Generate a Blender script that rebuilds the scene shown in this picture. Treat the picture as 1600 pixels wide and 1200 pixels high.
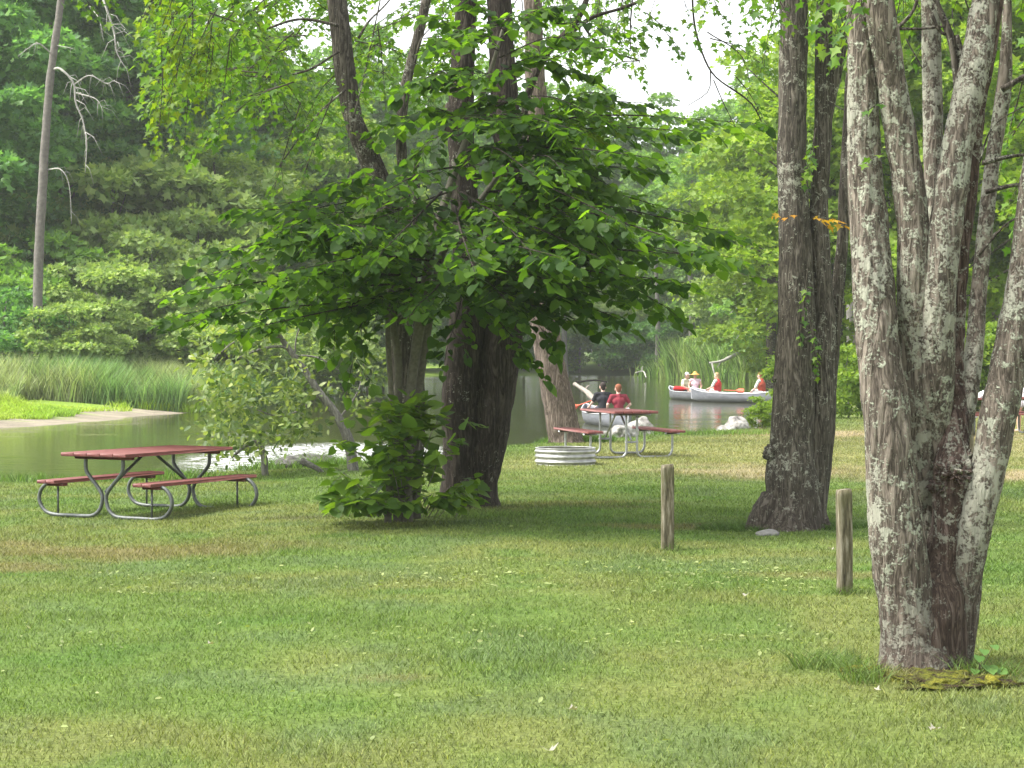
import bpy, math, random
import numpy as np
from mathutils import Vector, Matrix
PI = math.pi
scene = bpy.context.scene
for o in list(bpy.data.objects):
    bpy.data.objects.remove(o)
COL = scene.collection
F, HORIZ, CAMZ = 3200.0, 545.0, 1.75          # focal length and horizon in pixels of a 1600 px wide frame
# ------------------------------------------------------------------ camera
cam_d = bpy.data.cameras.new('camera'); cam = bpy.data.objects.new('camera', cam_d); COL.objects.link(cam)
cam.location = (0, 0, CAMZ); cam.rotation_euler = (PI/2, 0, 0)
cam_d.sensor_width = 36; cam_d.lens = 36*F/1600; cam_d.shift_y = -(600-HORIZ)/1600
cam_d.clip_start = 0.1; cam_d.clip_end = 3000
scene.camera = cam
# ------------------------------------------------------------------ sky, sun, exposure
SUN_EL, SUN_AZ = math.radians(54), math.radians(-100)     # azimuth from +Y (away from the camera) towards -X
world = bpy.data.worlds.new('World'); scene.world = world; world.use_nodes = True
nt = world.node_tree
bg = nt.nodes['Background']
sky = nt.nodes.new('ShaderNodeTexSky'); sky.sky_type = 'NISHITA'; sky.sun_disc = False
sky.sun_elevation = SUN_EL; sky.sun_rotation = SUN_AZ
sky.air_density = 1.0; sky.dust_density = 3.0; sky.ozone_density = 1.0
hs = nt.nodes.new('ShaderNodeHueSaturation'); hs.inputs['Saturation'].default_value = 0.16
hs.inputs['Value'].default_value = 1.0
nt.links.new(sky.outputs[0], hs.inputs['Color']); nt.links.new(hs.outputs[0], bg.inputs['Color'])
bg.inputs['Strength'].default_value = 0.15
sd = bpy.data.lights.new('sun', 'SUN'); sd.energy = 2.0; sd.angle = math.radians(12); sd.color = (1, .96, .88)
sun = bpy.data.objects.new('sun', sd); COL.objects.link(sun)
sdir = Vector((math.sin(SUN_AZ)*math.cos(SUN_EL), math.cos(SUN_AZ)*math.cos(SUN_EL), math.sin(SUN_EL)))
sun.rotation_euler = sdir.to_track_quat('Z', 'Y').to_euler()
scene.view_settings.view_transform = 'Standard'; scene.view_settings.look = 'None'
scene.view_settings.exposure = 1.7; scene.view_settings.gamma = 1
scene.view_settings.use_curve_mapping = False
scene.render.engine = 'CYCLES'
scene.cycles.max_bounces = 8; scene.cycles.transparent_max_bounces = 4
scene.cycles.diffuse_bounces = 4; scene.cycles.transmission_bounces = 4; scene.cycles.glossy_bounces = 3; scene.cycles.volume_bounces = 1
# ------------------------------------------------------------------ pixel -> world helpers (build-time layout only)
def W(px, py, D):
    return Vector(((px-800)/F*D, D, CAMZ+(HORIZ-py)/F*D))
def GD(py, z=0.0):
    return (CAMZ-z)*F/(py-HORIZ)
def GP(px, py, z=0.0):
    D = GD(py, z); return Vector(((px-800)/F*D, D, z))
def smooth(t):
    t = np.clip(t, 0, 1); return t*t*(3-2*t)
def _h(ix, iy, iz, s):
    n = (ix*374761393 + iy*668265263 + iz*1274126177 + s*974634777) & 0xffffffff
    n = ((n ^ (n >> 13))*1274126177) & 0xffffffff
    n = ((n ^ (n >> 16))*2246822519) & 0xffffffff
    return ((n ^ (n >> 15)) & 0xffff)/65535.0
def vnoise(p, s=0):
    p = np.asarray(p, float); i = np.floor(p).astype(np.int64); f = p-i; f = f*f*(3-2*f); r = 0
    for dx in (0, 1):
        for dy in (0, 1):
            for dz in (0, 1):
                w = (f[..., 0] if dx else 1-f[..., 0])*(f[..., 1] if dy else 1-f[..., 1])*(f[..., 2] if dz else 1-f[..., 2])
                r = r + w*_h(i[..., 0]+dx, i[..., 1]+dy, i[..., 2]+dz, s)
    return r
def fbm(p, s=0, o=3):
    p = np.asarray(p, float); r = 0; a = .5; t = 0
    for k in range(o):
        r = r+a*vnoise(p*(2**k), s+k*7); t += a; a *= .5
    return r/t
# ------------------------------------------------------------------ materials
class N:
    def __init__(s, name):
        s.m = bpy.data.materials.new(name); s.m.use_nodes = True; s.t = s.m.node_tree
        s.t.nodes.clear(); s.out = s.t.nodes.new('ShaderNodeOutputMaterial')
    def n(s, typ, **kw):
        x = s.t.nodes.new('ShaderNode'+typ)
        for k, v in kw.items():
            if k.startswith('i_'):
                key = k[2:].replace('_', ' ')
                x.inputs[key].default_value = v
            else: setattr(x, k, v)
        return x
    def l(s, a, b): s.t.links.new(a, b)
    def ramp(s, fac, stops, interp='LINEAR'):
        r = s.n('ValToRGB'); e = r.color_ramp; e.interpolation = interp
        while len(e.elements) < len(stops): e.elements.new(.5)
        for el, (p, c) in zip(e.elements, stops):
            el.position = p; el.color = (*c, 1) if len(c) == 3 else c
        s.l(fac, r.inputs[0]); return r.outputs[0]
    def mix(s, fac, a, b, mode='MIX'):
        m = s.n('Mix', data_type='RGBA', blend_type=mode)
        for i, v in ((0, fac), (6, a), (7, b)):
            if isinstance(v, (int, float)): m.inputs[i].default_value = v
            elif isinstance(v, tuple): m.inputs[i].default_value = (*v, 1)
            else: s.l(v, m.inputs[i])
        return m.outputs[2]
    def math(s, op, a, b=0.0, c=None):
        m = s.n('Math', operation=op)
        for i, v in enumerate((a, b, c)):
            if v is None: continue
            if isinstance(v, (int, float)): m.inputs[i].default_value = v
            else: s.l(v, m.inputs[i])
        return m.outputs[0]
    def coords(s, scale=(1, 1, 1), kind='Object'):
        tc = s.n('TexCoord'); mp = s.n('Mapping'); mp.inputs['Scale'].default_value = scale
        s.l(tc.outputs[kind], mp.inputs[0]); return mp.outputs[0]
    def noise(s, vec, scale, detail=4, rough=.55, dist=0):
        x = s.n('TexNoise'); x.inputs['Scale'].default_value = scale; x.inputs['Detail'].default_value = detail
        x.inputs['Roughness'].default_value = rough; x.inputs['Distortion'].default_value = dist
        s.l(vec, x.inputs['Vector']); return x.outputs[0]
    def bump(s, h, strength=.5, dist=.02, nrm=None):
        b = s.n('Bump'); b.inputs['Strength'].default_value = strength; b.inputs['Distance'].default_value = dist
        s.l(h, b.inputs['Height'])
        if nrm: s.l(nrm, b.inputs['Normal'])
        return b.outputs[0]
    def pbr(s, col, rough=.7, metal=0, nrm=None, spec=.5):
        p = s.n('BsdfPrincipled')
        for k, v in (('Base Color', col), ('Roughness', rough), ('Metallic', metal)):
            if isinstance(v, (int, float)): p.inputs[k].default_value = v
            elif isinstance(v, tuple): p.inputs[k].default_value = (*v, 1)
            else: s.l(v, p.inputs[k])
        p.inputs['Specular IOR Level'].default_value = spec
        if nrm: s.l(nrm, p.inputs['Normal'])
        return p
    def done(s, sh):
        s.l(sh.outputs[0] if hasattr(sh, 'outputs') else sh, s.out.inputs[0]); return s.m

def leaf_mat(name, cols, trans=.45, rough=.45, tcol=(1.25, 1.35, .5), spec=.35, clump=.6):
    s = N(name)
    g = s.n('NewGeometry')
    c = s.ramp(g.outputs['Random Per Island'], [(i/(len(cols)-1), c) for i, c in enumerate(cols)])
    ns = s.noise(s.coords(), clump, 2)
    k = s.ramp(ns, [(.3, (.72, .74, .72)), (.7, (1.25, 1.22, 1.1))])
    c = s.mix(1.0, c, k, 'MULTIPLY')
    p = s.pbr(c, rough, 0, None, spec)
    tc = s.mix(1.0, c, tcol, 'MULTIPLY')
    t = s.n('BsdfTranslucent'); s.l(tc, t.inputs[0])
    mx = s.n('MixShader'); mx.inputs[0].default_value = trans
    s.l(p.outputs[0], mx.inputs[1]); s.l(t.outputs[0], mx.inputs[2])
    return s.done(mx)

def bark_mat(name, dark, mid, light, lichen=.0, lcol=(.42, .45, .36), fs=26, wet=0.0, base_z=1.2):
    s = N(name)
    v = s.coords((1, 1, .22)); v1 = s.coords()
    n1 = s.noise(v, fs, 6, .65, .6); n2 = s.noise(v1, 2.2, 3); n3 = s.noise(v, fs*3, 3)
    na = s.noise(s.coords((1, 1, .13)), fs*.8, 4, .6, 1.2); nb_ = s.noise(s.coords((1, 1, .3)), fs*1.7, 5, .7, .4)
    rg_ = s.math('MINIMUM', s.math('MULTIPLY', s.math('ABSOLUTE', s.math('SUBTRACT', na, .5)), 7.0), 1.0)
    f = s.math('ADD', s.math('MULTIPLY', rg_, .38), s.math('MULTIPLY', nb_, .62))
    c = s.ramp(f, [(.30, dark), (.50, mid), (.72, light)])
    c = s.mix(s.math('MULTIPLY', n2, .5), c, tuple(x*.62 for x in mid))
    h = s.math('ADD', s.math('MULTIPLY', f, 1.0), s.math('MULTIPLY', n3, .3))
    if lichen > 0:
        l1 = s.noise(v1, 15, 6, .68, .5); l2 = s.noise(v1, 1.7, 2); l3 = s.noise(v1, 70, 2)
        lo = .655-.142*lichen
        m = s.math('ADD', s.math('MULTIPLY', l1, .7), s.math('MULTIPLY', l2, .35))
        m = s.math('ADD', m, s.math('MULTIPLY', s.math('SUBTRACT', l3, .5), .32))
        msk = s.ramp(m, [(lo, (0, 0, 0)), (lo+.06, (1, 1, 1))])
        lc = s.ramp(l3, [(.3, tuple(x*.62 for x in lcol)), (.65, lcol)])
        lc = s.mix(s.ramp(l2, [(.4, (0, 0, 0)), (.6, (1, 1, 1))]), lc, (.33, .33, .265))
        c = s.mix(s.math('MULTIPLY', msk, .82), c, lc)
        h = s.math('ADD', h, s.math('MULTIPLY', msk, .35))
    if wet > 0:
        sp = s.n('SeparateXYZ'); s.l(v1, sp.inputs[0])
        z = s.math('ADD', sp.outputs[2], s.math('MULTIPLY', n2, .5))
        r = s.ramp(z, [(.0, (1, 1, 1)), (min(.99, base_z), (0, 0, 0))])
        c = s.mix(s.math('MULTIPLY', r, wet), c, (.045, .032, .025))
    return s.done(s.pbr(c, .92, 0, s.bump(h, .8, .02), .2))

def simple_mat(name, col, rough=.6, metal=0, var=.2, scale=20, bump=.0, spec=.4):
    s = N(name); v = s.coords(); n = s.noise(v, scale, 4)
    k = s.ramp(n, [(.3, (1-var,)*3), (.7, (1+var*.6,)*3)])
    c = s.mix(1.0, col, k, 'MULTIPLY')
    return s.done(s.pbr(c, rough, metal, s.bump(n, bump, .01) if bump else None, spec))

M = {}
M['bark_lichen'] = bark_mat('bark_lichen', (.03, .024, .018), (.15, .125, .10), (.28, .24, .195), .9, (.41, .44, .335), 24, .75, .95)
M['bark_mid'] = bark_mat('bark_mid', (.018, .015, .011), (.085, .073, .058), (.17, .15, .122), .50, (.33, .34, .27), 24, .5, .8)
M['bark_dark'] = bark_mat('bark_dark', (.012, .009, .007), (.045, .036, .028), (.10, .083, .066), .12, (.18, .19, .14), 26)
M['bark_brown'] = bark_mat('bark_brown', (.045, .034, .027), (.135, .105, .083), (.24, .195, .16), .0, fs=20)
M['bark_grey'] = bark_mat('bark_grey', (.10, .095, .085), (.19, .18, .16), (.28, .27, .24), .2, (.3, .32, .25), 18)
M['bark_smooth'] = simple_mat('bark_smooth', (.13, .12, .09), .85, 0, .35, 30, .3)
M['twig'] = simple_mat('twig', (.05, .042, .03), .9, 0, .3, 30)
M['dead_wood'] = simple_mat('dead_wood', (.36, .35, .31), .9, 0, .3, 14, .3)
M['driftwood'] = simple_mat('driftwood', (.28, .25, .21), .9, 0, .35, 14, .3)
M['leaf_bass'] = leaf_mat('leaf_basswood', [(.024, .056, .014), (.036, .080, .018), (.054, .110, .02), (.09, .165, .026)], .58, .5, (2.2, 2.3, .5), .16, .8)
M['leaf_sucker'] = leaf_mat('leaf_sucker', [(.06, .12, .025), (.10, .19, .03), (.17, .27, .04)], .52, .5, (1.7, 1.7, .45), .28, 3)
M['leaf_maple'] = leaf_mat('leaf_maple', [(.055, .13, .024), (.08, .175, .03), (.11, .22, .035), (.17, .27, .04)], .55, .5, (1.3, 1.3, .45), .3)
M['leaf_maple_yellow'] = leaf_mat('leaf_maple_yellow', [(.11, .19, .025), (.15, .25, .03), (.21, .29, .035)], .5, .5, (1.3, 1.25, .4), .3)
M['leaf_orange'] = leaf_mat('leaf_orange', [(.35, .26, .03), (.5, .33, .04), (.45, .22, .03)], .45, .5, (1.3, 1.1, .4), .3)
M['leaf_far_dark'] = leaf_mat('leaf_far_dark', [(.07, .165, .06), (.115, .24, .08), (.17, .31, .09)], .5, .5, (1.3, 1.5, .6), .3, .25)
M['leaf_far_mid'] = leaf_mat('leaf_far_mid', [(.10, .21, .05), (.15, .28, .055), (.22, .36, .065)], .48, .55, (1.2, 1.3, .55), .3, .25)
M['leaf_far_light'] = leaf_mat('leaf_far_light', [(.13, .23, .035), (.19, .30, .045), (.27, .37, .055)], .5, .55, (1.2, 1.25, .5), .3, .3)
M['leaf_shrub'] = leaf_mat('leaf_shrub', [(.06, .11, .03), (.11, .17, .045), (.18, .25, .07), (.30, .35, .14)], .42, .5, (1.2, 1.25, .5), .35, .5)
M['leaf_willow'] = leaf_mat('leaf_willow', [(.18, .29, .085), (.26, .37, .11), (.35, .45, .14)], .48, .5, (1.15, 1.2, .6), .35, .4)

# ------------------------------------------------------------------ mesh helpers
def mesh_np(name, V, faces, mat, parent=None, smooth_=False, cols=None):
    """V (n,3); faces: list of (k,m) int arrays of m-gons"""
    me = bpy.data.meshes.new(name)
    V = np.ascontiguousarray(V, dtype=np.float32)
    me.vertices.add(len(V)); me.vertices.foreach_set('co', V.ravel())
    faces = [np.asarray(f) for f in faces if len(f)]
    tot = np.concatenate([np.full(len(f), f.shape[1]) for f in faces])
    idx = np.concatenate([f.ravel() for f in faces]).astype(np.int32)
    me.loops.add(len(idx)); me.loops.foreach_set('vertex_index', idx)
    me.polygons.add(len(tot)); st = np.concatenate([[0], np.cumsum(tot)[:-1]]).astype(np.int32)
    me.polygons.foreach_set('loop_start', st)
    if smooth_: me.polygons.foreach_set('use_smooth', np.ones(len(tot), bool))
    if cols is not None:
        a = me.color_attributes.new('col', 'FLOAT_COLOR', 'POINT')
        c4 = np.ones((len(V), 4), np.float32); c4[:, :3] = cols; a.data.foreach_set('color', c4.ravel())
    me.update(calc_edges=True); me.validate()
    me.materials.append(mat)
    o = bpy.data.objects.new(name, me); COL.objects.link(o)
    if parent is not None: o.parent = parent; o.matrix_parent_inverse = parent.matrix_world.inverted() if False else Matrix.Translation(-parent.location) if parent.rotation_euler[:] == (0, 0, 0) else Matrix()
    return o

class MB:
    def __init__(s): s.V = []; s.F = {}; s.n = 0; s.sm = True
    def add(s, V, F):
        V = np.asarray(V, float).reshape(-1, 3)
        for f in F:
            f = np.asarray(f)
            if len(f): s.F.setdefault(f.shape[1], []).append(f+s.n)
        s.V.append(V); s.n += len(V); return s
    def box(s, c, d, rz=0, ry=0, rx=0, bev=.0):
        x, y, z = [q/2 for q in d]; b = min(bev, x*.9, y*.9, z*.9)
        if b <= 0: b = 1e-4
        P = []
        for sx in (-1, 1):
            for sy in (-1, 1):
                for sz in (-1, 1):
                    P += [(sx*x, sy*(y-b), sz*(z-b)), (sx*(x-b), sy*y, sz*(z-b)), (sx*(x-b), sy*(y-b), sz*z)]
        P = np.array(P)
        def q(sx, sy, sz, k): return (((sx+1)//2)*4+((sy+1)//2)*2+(sz+1)//2)*3+k
        Q = []; T = []
        for a in (-1, 1):
            Q += [[q(a, -1, -1, 0), q(a, 1, -1, 0), q(a, 1, 1, 0), q(a, -1, 1, 0)], [q(-1, a, -1, 1), q(1, a, -1, 1), q(1, a, 1, 1), q(-1, a, 1, 1)], [q(-1, -1, a, 2), q(1, -1, a, 2), q(1, 1, a, 2), q(-1, 1, a, 2)]]
            for b_ in (-1, 1):
                Q += [[q(-1, a, b_, 1), q(1, a, b_, 1), q(1, a, b_, 2), q(-1, a, b_, 2)], [q(a, -1, b_, 0), q(a, 1, b_, 0), q(a, 1, b_, 2), q(a, -1, b_, 2)], [q(a, b_, -1, 0), q(a, b_, 1, 0), q(a, b_, 1, 1), q(a, b_, -1, 1)]]
                for c_ in (-1, 1): T.append([q(a, b_, c_, 0), q(a, b_, c_, 1), q(a, b_, c_, 2)])
        R = Matrix.Rotation(rz, 3, 'Z') @ Matrix.Rotation(ry, 3, 'Y') @ Matrix.Rotation(rx, 3, 'X')
        P = P @ np.array(R).T + np.array(c)
        return s.add(P, [np.array(Q), np.array(T)])
    def tube(s, pts, rad, seg=10, step=None, rough=0, rs=4, seed=0, cap=True, ridge=0, rf=None):
        P = np.array([tuple(p) for p in pts], float); R = np.array(rad if hasattr(rad, '__len__') else [rad]*len(P), float)
        if step:
            L = np.concatenate([[0], np.cumsum(np.linalg.norm(np.diff(P, axis=0), axis=1))])
            n = max(3, int(L[-1]/step)+1); tt = np.linspace(0, L[-1], n)
            Q = np.empty((n, 3)); RR = np.empty(n)
            k = np.clip(np.searchsorted(L, tt, 'right')-1, 0, len(P)-2); u = (tt-L[k])/(L[k+1]-L[k]+1e-12)
            A = np.concatenate([R[:, None], P], 1)
            m = np.zeros_like(A)
            dl = np.maximum(np.diff(L), 1e-9)[:, None]; sl = np.diff(A, axis=0)/dl
            m[0] = sl[0]; m[-1] = sl[-1]
            if len(P) > 2: m[1:-1] = (sl[:-1]*dl[1:]+sl[1:]*dl[:-1])/(dl[1:]+dl[:-1])
            h = dl[k]; u = u[:, None]
            B = (2*u**3-3*u**2+1)*A[k]+(u**3-2*u**2+u)*h*m[k]+(-2*u**3+3*u**2)*A[k+1]+(u**3-u**2)*h*m[k+1]
            P = B[:, 1:]; R = np.maximum(B[:, 0], .0005)
        n = len(P); T = np.gradient(P, axis=0); T /= np.linalg.norm(T, axis=1)[:, None]+1e-12
        up = np.array([1, 0, 0.]) if abs(T[0][0]) < .8 else np.array([0, 1., 0])
        V = np.empty((n, seg, 3)); ang = np.arange(seg)*2*PI/seg
        for i in range(n):
            a = up-T[i]*np.dot(up, T[i]); a /= np.linalg.norm(a); up = a; b = np.cross(T[i], a)
            V[i] = a*np.cos(ang)[:, None]+b*np.sin(ang)[:, None]
        rr = np.repeat(R[:, None], seg, 1)
        if rough:
            q = (P[:, None]+V*rr[..., None])
            rr = rr*(1+rough*(fbm(q*np.array([rs, rs, rs*.6]), seed, 3)-.5)*2)
            if ridge:
                g = fbm(q*np.array([rf or 30, rf or 30, (rf or 30)*.16]), seed+5, 3)
                rr = rr + ridge*(np.abs(g-.5)*4-.6)
        V = P[:, None]+V*rr[..., None]
        i, j = np.meshgrid(np.arange(n-1), np.arange(seg), indexing='ij'); j2 = (j+1) % seg
        Q = np.stack([i*seg+j, i*seg+j2, (i+1)*seg+j2, (i+1)*seg+j], -1).reshape(-1, 4)
        V = V.reshape(-1, 3); Tt = []
        if cap:
            c0 = len(V); V = np.concatenate([V, P[:1], P[-1:]])
            jj = np.arange(seg); Tt = np.concatenate([np.stack([np.full(seg, c0), (jj+1) % seg, jj], -1), np.stack([np.full(seg, c0+1), (n-1)*seg+jj, (n-1)*seg+(jj+1) % seg], -1)])
        return s.add(V, [Q, Tt])
    def lathe(s, prof, seg=32, c=(0, 0, 0)):
        P = np.array(prof, float); a = np.arange(seg)*2*PI/seg
        V = np.stack([P[:, None, 0]*np.cos(a), P[:, None, 0]*np.sin(a), np.repeat(P[:, 1:2], seg, 1)], -1)+np.array(c)
        n = len(P); i, j = np.meshgrid(np.arange(n-1), np.arange(seg), indexing='ij'); j2 = (j+1) % seg
        return s.add(V, [np.stack([i*seg+j, i*seg+j2, (i+1)*seg+j2, (i+1)*seg+j], -1).reshape(-1, 4)])
    def blob(s, c, r, sub=3, rough=.15, rs=2, seed=0, rot=0):
        import bmesh
        bm = bmesh.new(); bmesh.ops.create_icosphere(bm, subdivisions=sub, radius=1)
        V = np.array([v.co[:] for v in bm.verts]); Fc = np.array([[v.index for v in f.verts] for f in bm.faces]); bm.free()
        k = 1+rough*(fbm((V*rs+seed*3.7+10), seed, 3)-.5)*2
        V = V*k[:, None]*np.array(r); ca, sa = math.cos(rot), math.sin(rot)
        V = V @ np.array([[ca, sa, 0], [-sa, ca, 0], [0, 0, 1]])
        return s.add(V+np.array(c), [Fc])
    def build(s, name, mat, parent=None, smooth_=True, local=False):
        o = mesh_np(name, np.concatenate(s.V), [np.concatenate(f) for f in s.F.values()], mat, None, smooth_)
        if parent is not None:
            o.parent = parent
            if not local: o.matrix_parent_inverse = Matrix.Translation(parent.location).inverted()
        return o

def tag(o, label=None, cat=None, group=None, kind=None):
    if label: o['label'] = label
    if cat: o['category'] = cat
    if group: o['group'] = group
    if kind: o['kind'] = kind
    return o
def empty(name, loc, label=None, cat=None, group=None, rz=0):
    o = bpy.data.objects.new(name, None); COL.objects.link(o); o.location = loc; o.rotation_euler = (0, 0, rz)
    o.empty_display_size = .1
    return tag(o, label, cat, group)
def copy_tree(o, parent=None):
    c = o.copy(); COL.objects.link(c)
    if parent is not None: c.parent = parent
    for ch in [x for x in bpy.data.objects if x.parent == o]: copy_tree(ch, c)
    return c

# ---- leaves: template polygons placed in bulk (x = side, y = along, z = normal)
LEAF = {}
LEAF['heart'] = (np.array([(0, 0, 0), (.38, -.08, .03), (.52, .22, .06), (.40, .60, .02), (0, 1.0, -.12), (-.40, .60, .02), (-.52, .22, .06), (-.38, -.08, .03)]),
                 [np.array([[0, 1, 2, 3, 4], [0, 4, 5, 6, 7]])])
LEAF['maple'] = (np.array([(0, 0, 0), (.30, -.05, .02), (.22, .16, .03), (.58, .38, .05), (.28, .48, .03), (.18, .56, .02), (0, 1.0, -.08),
                           (-.18, .56, .02), (-.28, .48, .03), (-.58, .38, .05), (-.22, .16, .03), (-.30, -.05, .02)]),
                 [np.array([[0, 2, 5, 6], [0, 6, 7, 10]]), np.array([[0, 1, 2], [2, 3, 4], [2, 4, 5], [0, 10, 11], [7, 8, 10], [8, 9, 10]])])
LEAF['oval'] = (np.array([(0, 0, 0), (.26, .3, .04), (.22, .7, .02), (0, 1, -.06), (-.22, .7, .02), (-.26, .3, .04)]),
                [np.array([[0, 1, 2, 3], [0, 3, 4, 5]])])
LEAF['clump'] = (np.array([(0, 0, 0), (.5, .1, .1), (.3, .4, -.05), (.6, .75, .1), (.1, .7, 0), (-.15, 1.05, .1), (-.25, .6, 0), (-.6, .5, .12), (-.25, .25, 0)]),
                 [np.array([[0, 1, 2], [2, 3, 4], [4, 5, 6], [6, 7, 8]]), np.array([[0, 2, 4, 6]]), np.array([[0, 6, 8]])])
def leaves_geo(pos, dirs, nrm, size, kind):
    T, Fs = LEAF[kind]; n = len(pos)
    d = dirs/(np.linalg.norm(dirs, axis=1)[:, None]+1e-9)
    x = np.cross(d, nrm); x /= np.linalg.norm(x, axis=1)[:, None]+1e-9; z = np.cross(x, d)
    sz = np.asarray(size).reshape(-1, 1, 1)*np.ones((n, 1, 1))
    V = pos[:, None]+sz*(T[None, :, 0:1]*x[:, None]+T[None, :, 1:2]*d[:, None]+T[None, :, 2:3]*z[:, None])
    off = np.arange(n)*len(T); by = {}
    for f in Fs: by.setdefault(f.shape[1], []).append((f[None]+off[:, None, None]).reshape(-1, f.shape[1]))
    return V.reshape(-1, 3), [np.concatenate(v) for v in by.values()]
def segs_geo(p0, p1, r0, r1, k=3):
    n = len(p0); d = p1-p0; d = d/(np.linalg.norm(d, axis=1)[:, None]+1e-9)
    u = np.cross(d, np.array([.3, .2, 1.])); u /= np.linalg.norm(u, axis=1)[:, None]+1e-9; w = np.cross(d, u)
    a = np.arange(k)*2*PI/k
    ring = np.cos(a)[None, :, None]*u[:, None]+np.sin(a)[None, :, None]*w[:, None]
    r0 = np.broadcast_to(np.asarray(r0, float).reshape(-1, 1, 1), (n, 1, 1)); r1 = np.broadcast_to(np.asarray(r1, float).reshape(-1, 1, 1), (n, 1, 1))
    V = np.concatenate([p0[:, None]+ring*r0, p1[:, None]+ring*r1], 1)
    j = np.arange(k); f = np.stack([j, (j+1) % k, (j+1) % k+k, j+k], -1)
    return V.reshape(-1, 3), [(f[None]+(np.arange(n)*2*k)[:, None, None]).reshape(-1, 4)]

def catmull(pts, n):
    P = np.array([tuple(p) for p in pts], float)
    if len(P) == 2: t = np.linspace(0, 1, n)[:, None]; return P[0]*(1-t)+P[1]*t
    Q = np.concatenate([[2*P[0]-P[1]], P, [2*P[-1]-P[-2]]]); out = []
    for t in np.linspace(0, len(P)-1-1e-6, n):
        i = int(t); u = t-i; a, b, c, d = Q[i:i+4]
        out.append(.5*((2*b)+(-a+c)*u+(2*a-5*b+4*c-d)*u*u+(-a+3*b-3*c+d)*u**3))
    return np.array(out)

class Spray:
    """leafy branches: limbs with side twigs, leaves set alternately along the twigs"""
    def __init__(s, seed): s.r = np.random.default_rng(seed); s.lp = []; s.ld = []; s.ln = []; s.ls = []; s.s0 = []; s.s1 = []; s.sr = []; s.mb = MB(); s.parts = []; s.cur = -1; s.si = []
    def tid(s):
        return s.cur if s.cur >= 0 else -1-(len(s.s0)-1)//3
    def leaf(s, p, d, n, sz): s.lp.append(p); s.ld.append(d); s.ln.append(n); s.ls.append(sz)
    def twig(s, p, d, L, nl, lsz, droop, r0=.004, flat=1.0):
        r = s.r; side = np.cross(d, [0, 0, 1]); side /= np.linalg.norm(side)+1e-9
        prev = p
        for k in range(3):
            t = (k+1)/3; q = p+d*L*t+np.array([0, 0, -droop*L*t*t])
            s.s0.append(prev); s.s1.append(q); s.sr.append(r0*(1-.25*k)); s.si.append(s.tid()); prev = q
        for k in range(nl):
            t = (k+.6)/nl*1.03; sg = 1 if k % 2 else -1
            q = p+d*L*t+np.array([0, 0, -droop*L*t*t])
            ld = side*sg*(.9*(1-t*.5))+d*(.35+.5*t)+np.array([0, 0, -.25-.35*r.random()])+r.normal(0, .25, 3)
            nn = np.array([0, 0, 1.])*flat+side*sg*.15+r.normal(0, .30, 3)
            pet = q+ld/np.linalg.norm(ld)*lsz*.25
            s.leaf(pet, ld, nn, lsz*(.45+.7*r.random()))
    def limb(s, pts, rad, ntw, twl, nl, lsz, droop=.25, t0=.15, seg=6, spread=1.0, zz=.12):
        r = s.r; P = catmull(pts, 24); R = np.linspace(rad, max(.003, rad*.2), 24)
        s.parts.append(MB().tube(P, R, seg)); s.cur = len(s.parts)-1
        T = np.gradient(P, axis=0); T /= np.linalg.norm(T, axis=1)[:, None]
        for k in range(ntw):
            t = t0+(1-t0)*(k+.5*r.random()+.3)/ntw; i = min(23, int(t*23)); sg = 1 if k % 2 else -1
            side = np.cross(T[i], [0, 0, 1]); side /= np.linalg.norm(side)+1e-9
            d = side*sg*spread*(.7+.5*r.random())+T[i]*(.5+.5*r.random())+np.array([0, 0, r.normal(0, zz)]); d /= np.linalg.norm(d)
            s.twig(P[i], d, twl*(.55+.7*r.random())*(1-.35*t), nl, lsz, droop*(.5+r.random()))
        s.twig(P[-1], T[-1], twl*.6, nl, lsz, droop); s.cur = -1
    def build(s, root, lmat, bmat, kind, names=('branches', 'foliage')):
        A0, A1, AR = np.array(s.s0), np.array(s.s1), np.array(s.sr); si = np.array(s.si+[-1-9999-k for k in range(len(s.s0)-len(s.si))])
        rest = MB(); nd = 0
        for q in sorted(set(si), reverse=True):
            m_ = si == q; V, Fq = segs_geo(A0[m_], A1[m_], AR[m_], AR[m_]*.7)
            mb = s.parts[q] if q >= 0 else MB()
            if nd < 92: mb.add(V, Fq); mb.build('branch' if q >= 0 else 'twig', bmat, root); nd += 1
            else:
                rest.add(V, Fq)
                if q >= 0: [rest.add(v_, []) or None for v_ in []]; rest.add(np.concatenate(mb.V), [np.concatenate(f) for f in mb.F.values()])
        if s.mb.n: s.mb.build('stalk', bmat, root)
        if rest.n: tag(rest.build('twigs', bmat, root), kind='stuff')
        V, Fq = leaves_geo(np.array(s.lp), np.array(s.ld), np.array(s.ln), np.array(s.ls), kind)
        o = mesh_np(names[1], V, Fq, lmat); o.parent = root; o.matrix_parent_inverse = Matrix.Translation(root.location).inverted()
        return o

def cloud(rng, cents, rads, per, lsz, flat=.45, shell=.6, upb=.8):
    """leaf positions on flattened clusters"""
    n = len(cents); cnt = (per*(np.asarray(rads)/np.mean(rads))**2).astype(int)+3
    idx = np.repeat(np.arange(n), cnt); m = len(idx)
    v = rng.normal(0, 1, (m, 3)); v /= np.linalg.norm(v, axis=1)[:, None]
    v[:, 2] = np.where(rng.random(m) < .6, np.abs(v[:, 2]), v[:, 2])
    rr = (shell+(1-shell)*rng.random(m))*np.asarray(rads)[idx]*(.75+.5*rng.random(m))
    off = v*rr[:, None]*np.array([1, 1, flat])
    pos = np.asarray(cents)[idx]+off
    nr = v*.6+rng.normal(0, .45, (m, 3))+np.array([0, 0, upb])
    dr = v+rng.normal(0, .5, (m, 3))+np.array([0, 0, -.35])
    return pos, dr, nr, lsz*(.6+.8*rng.random(m))
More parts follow.
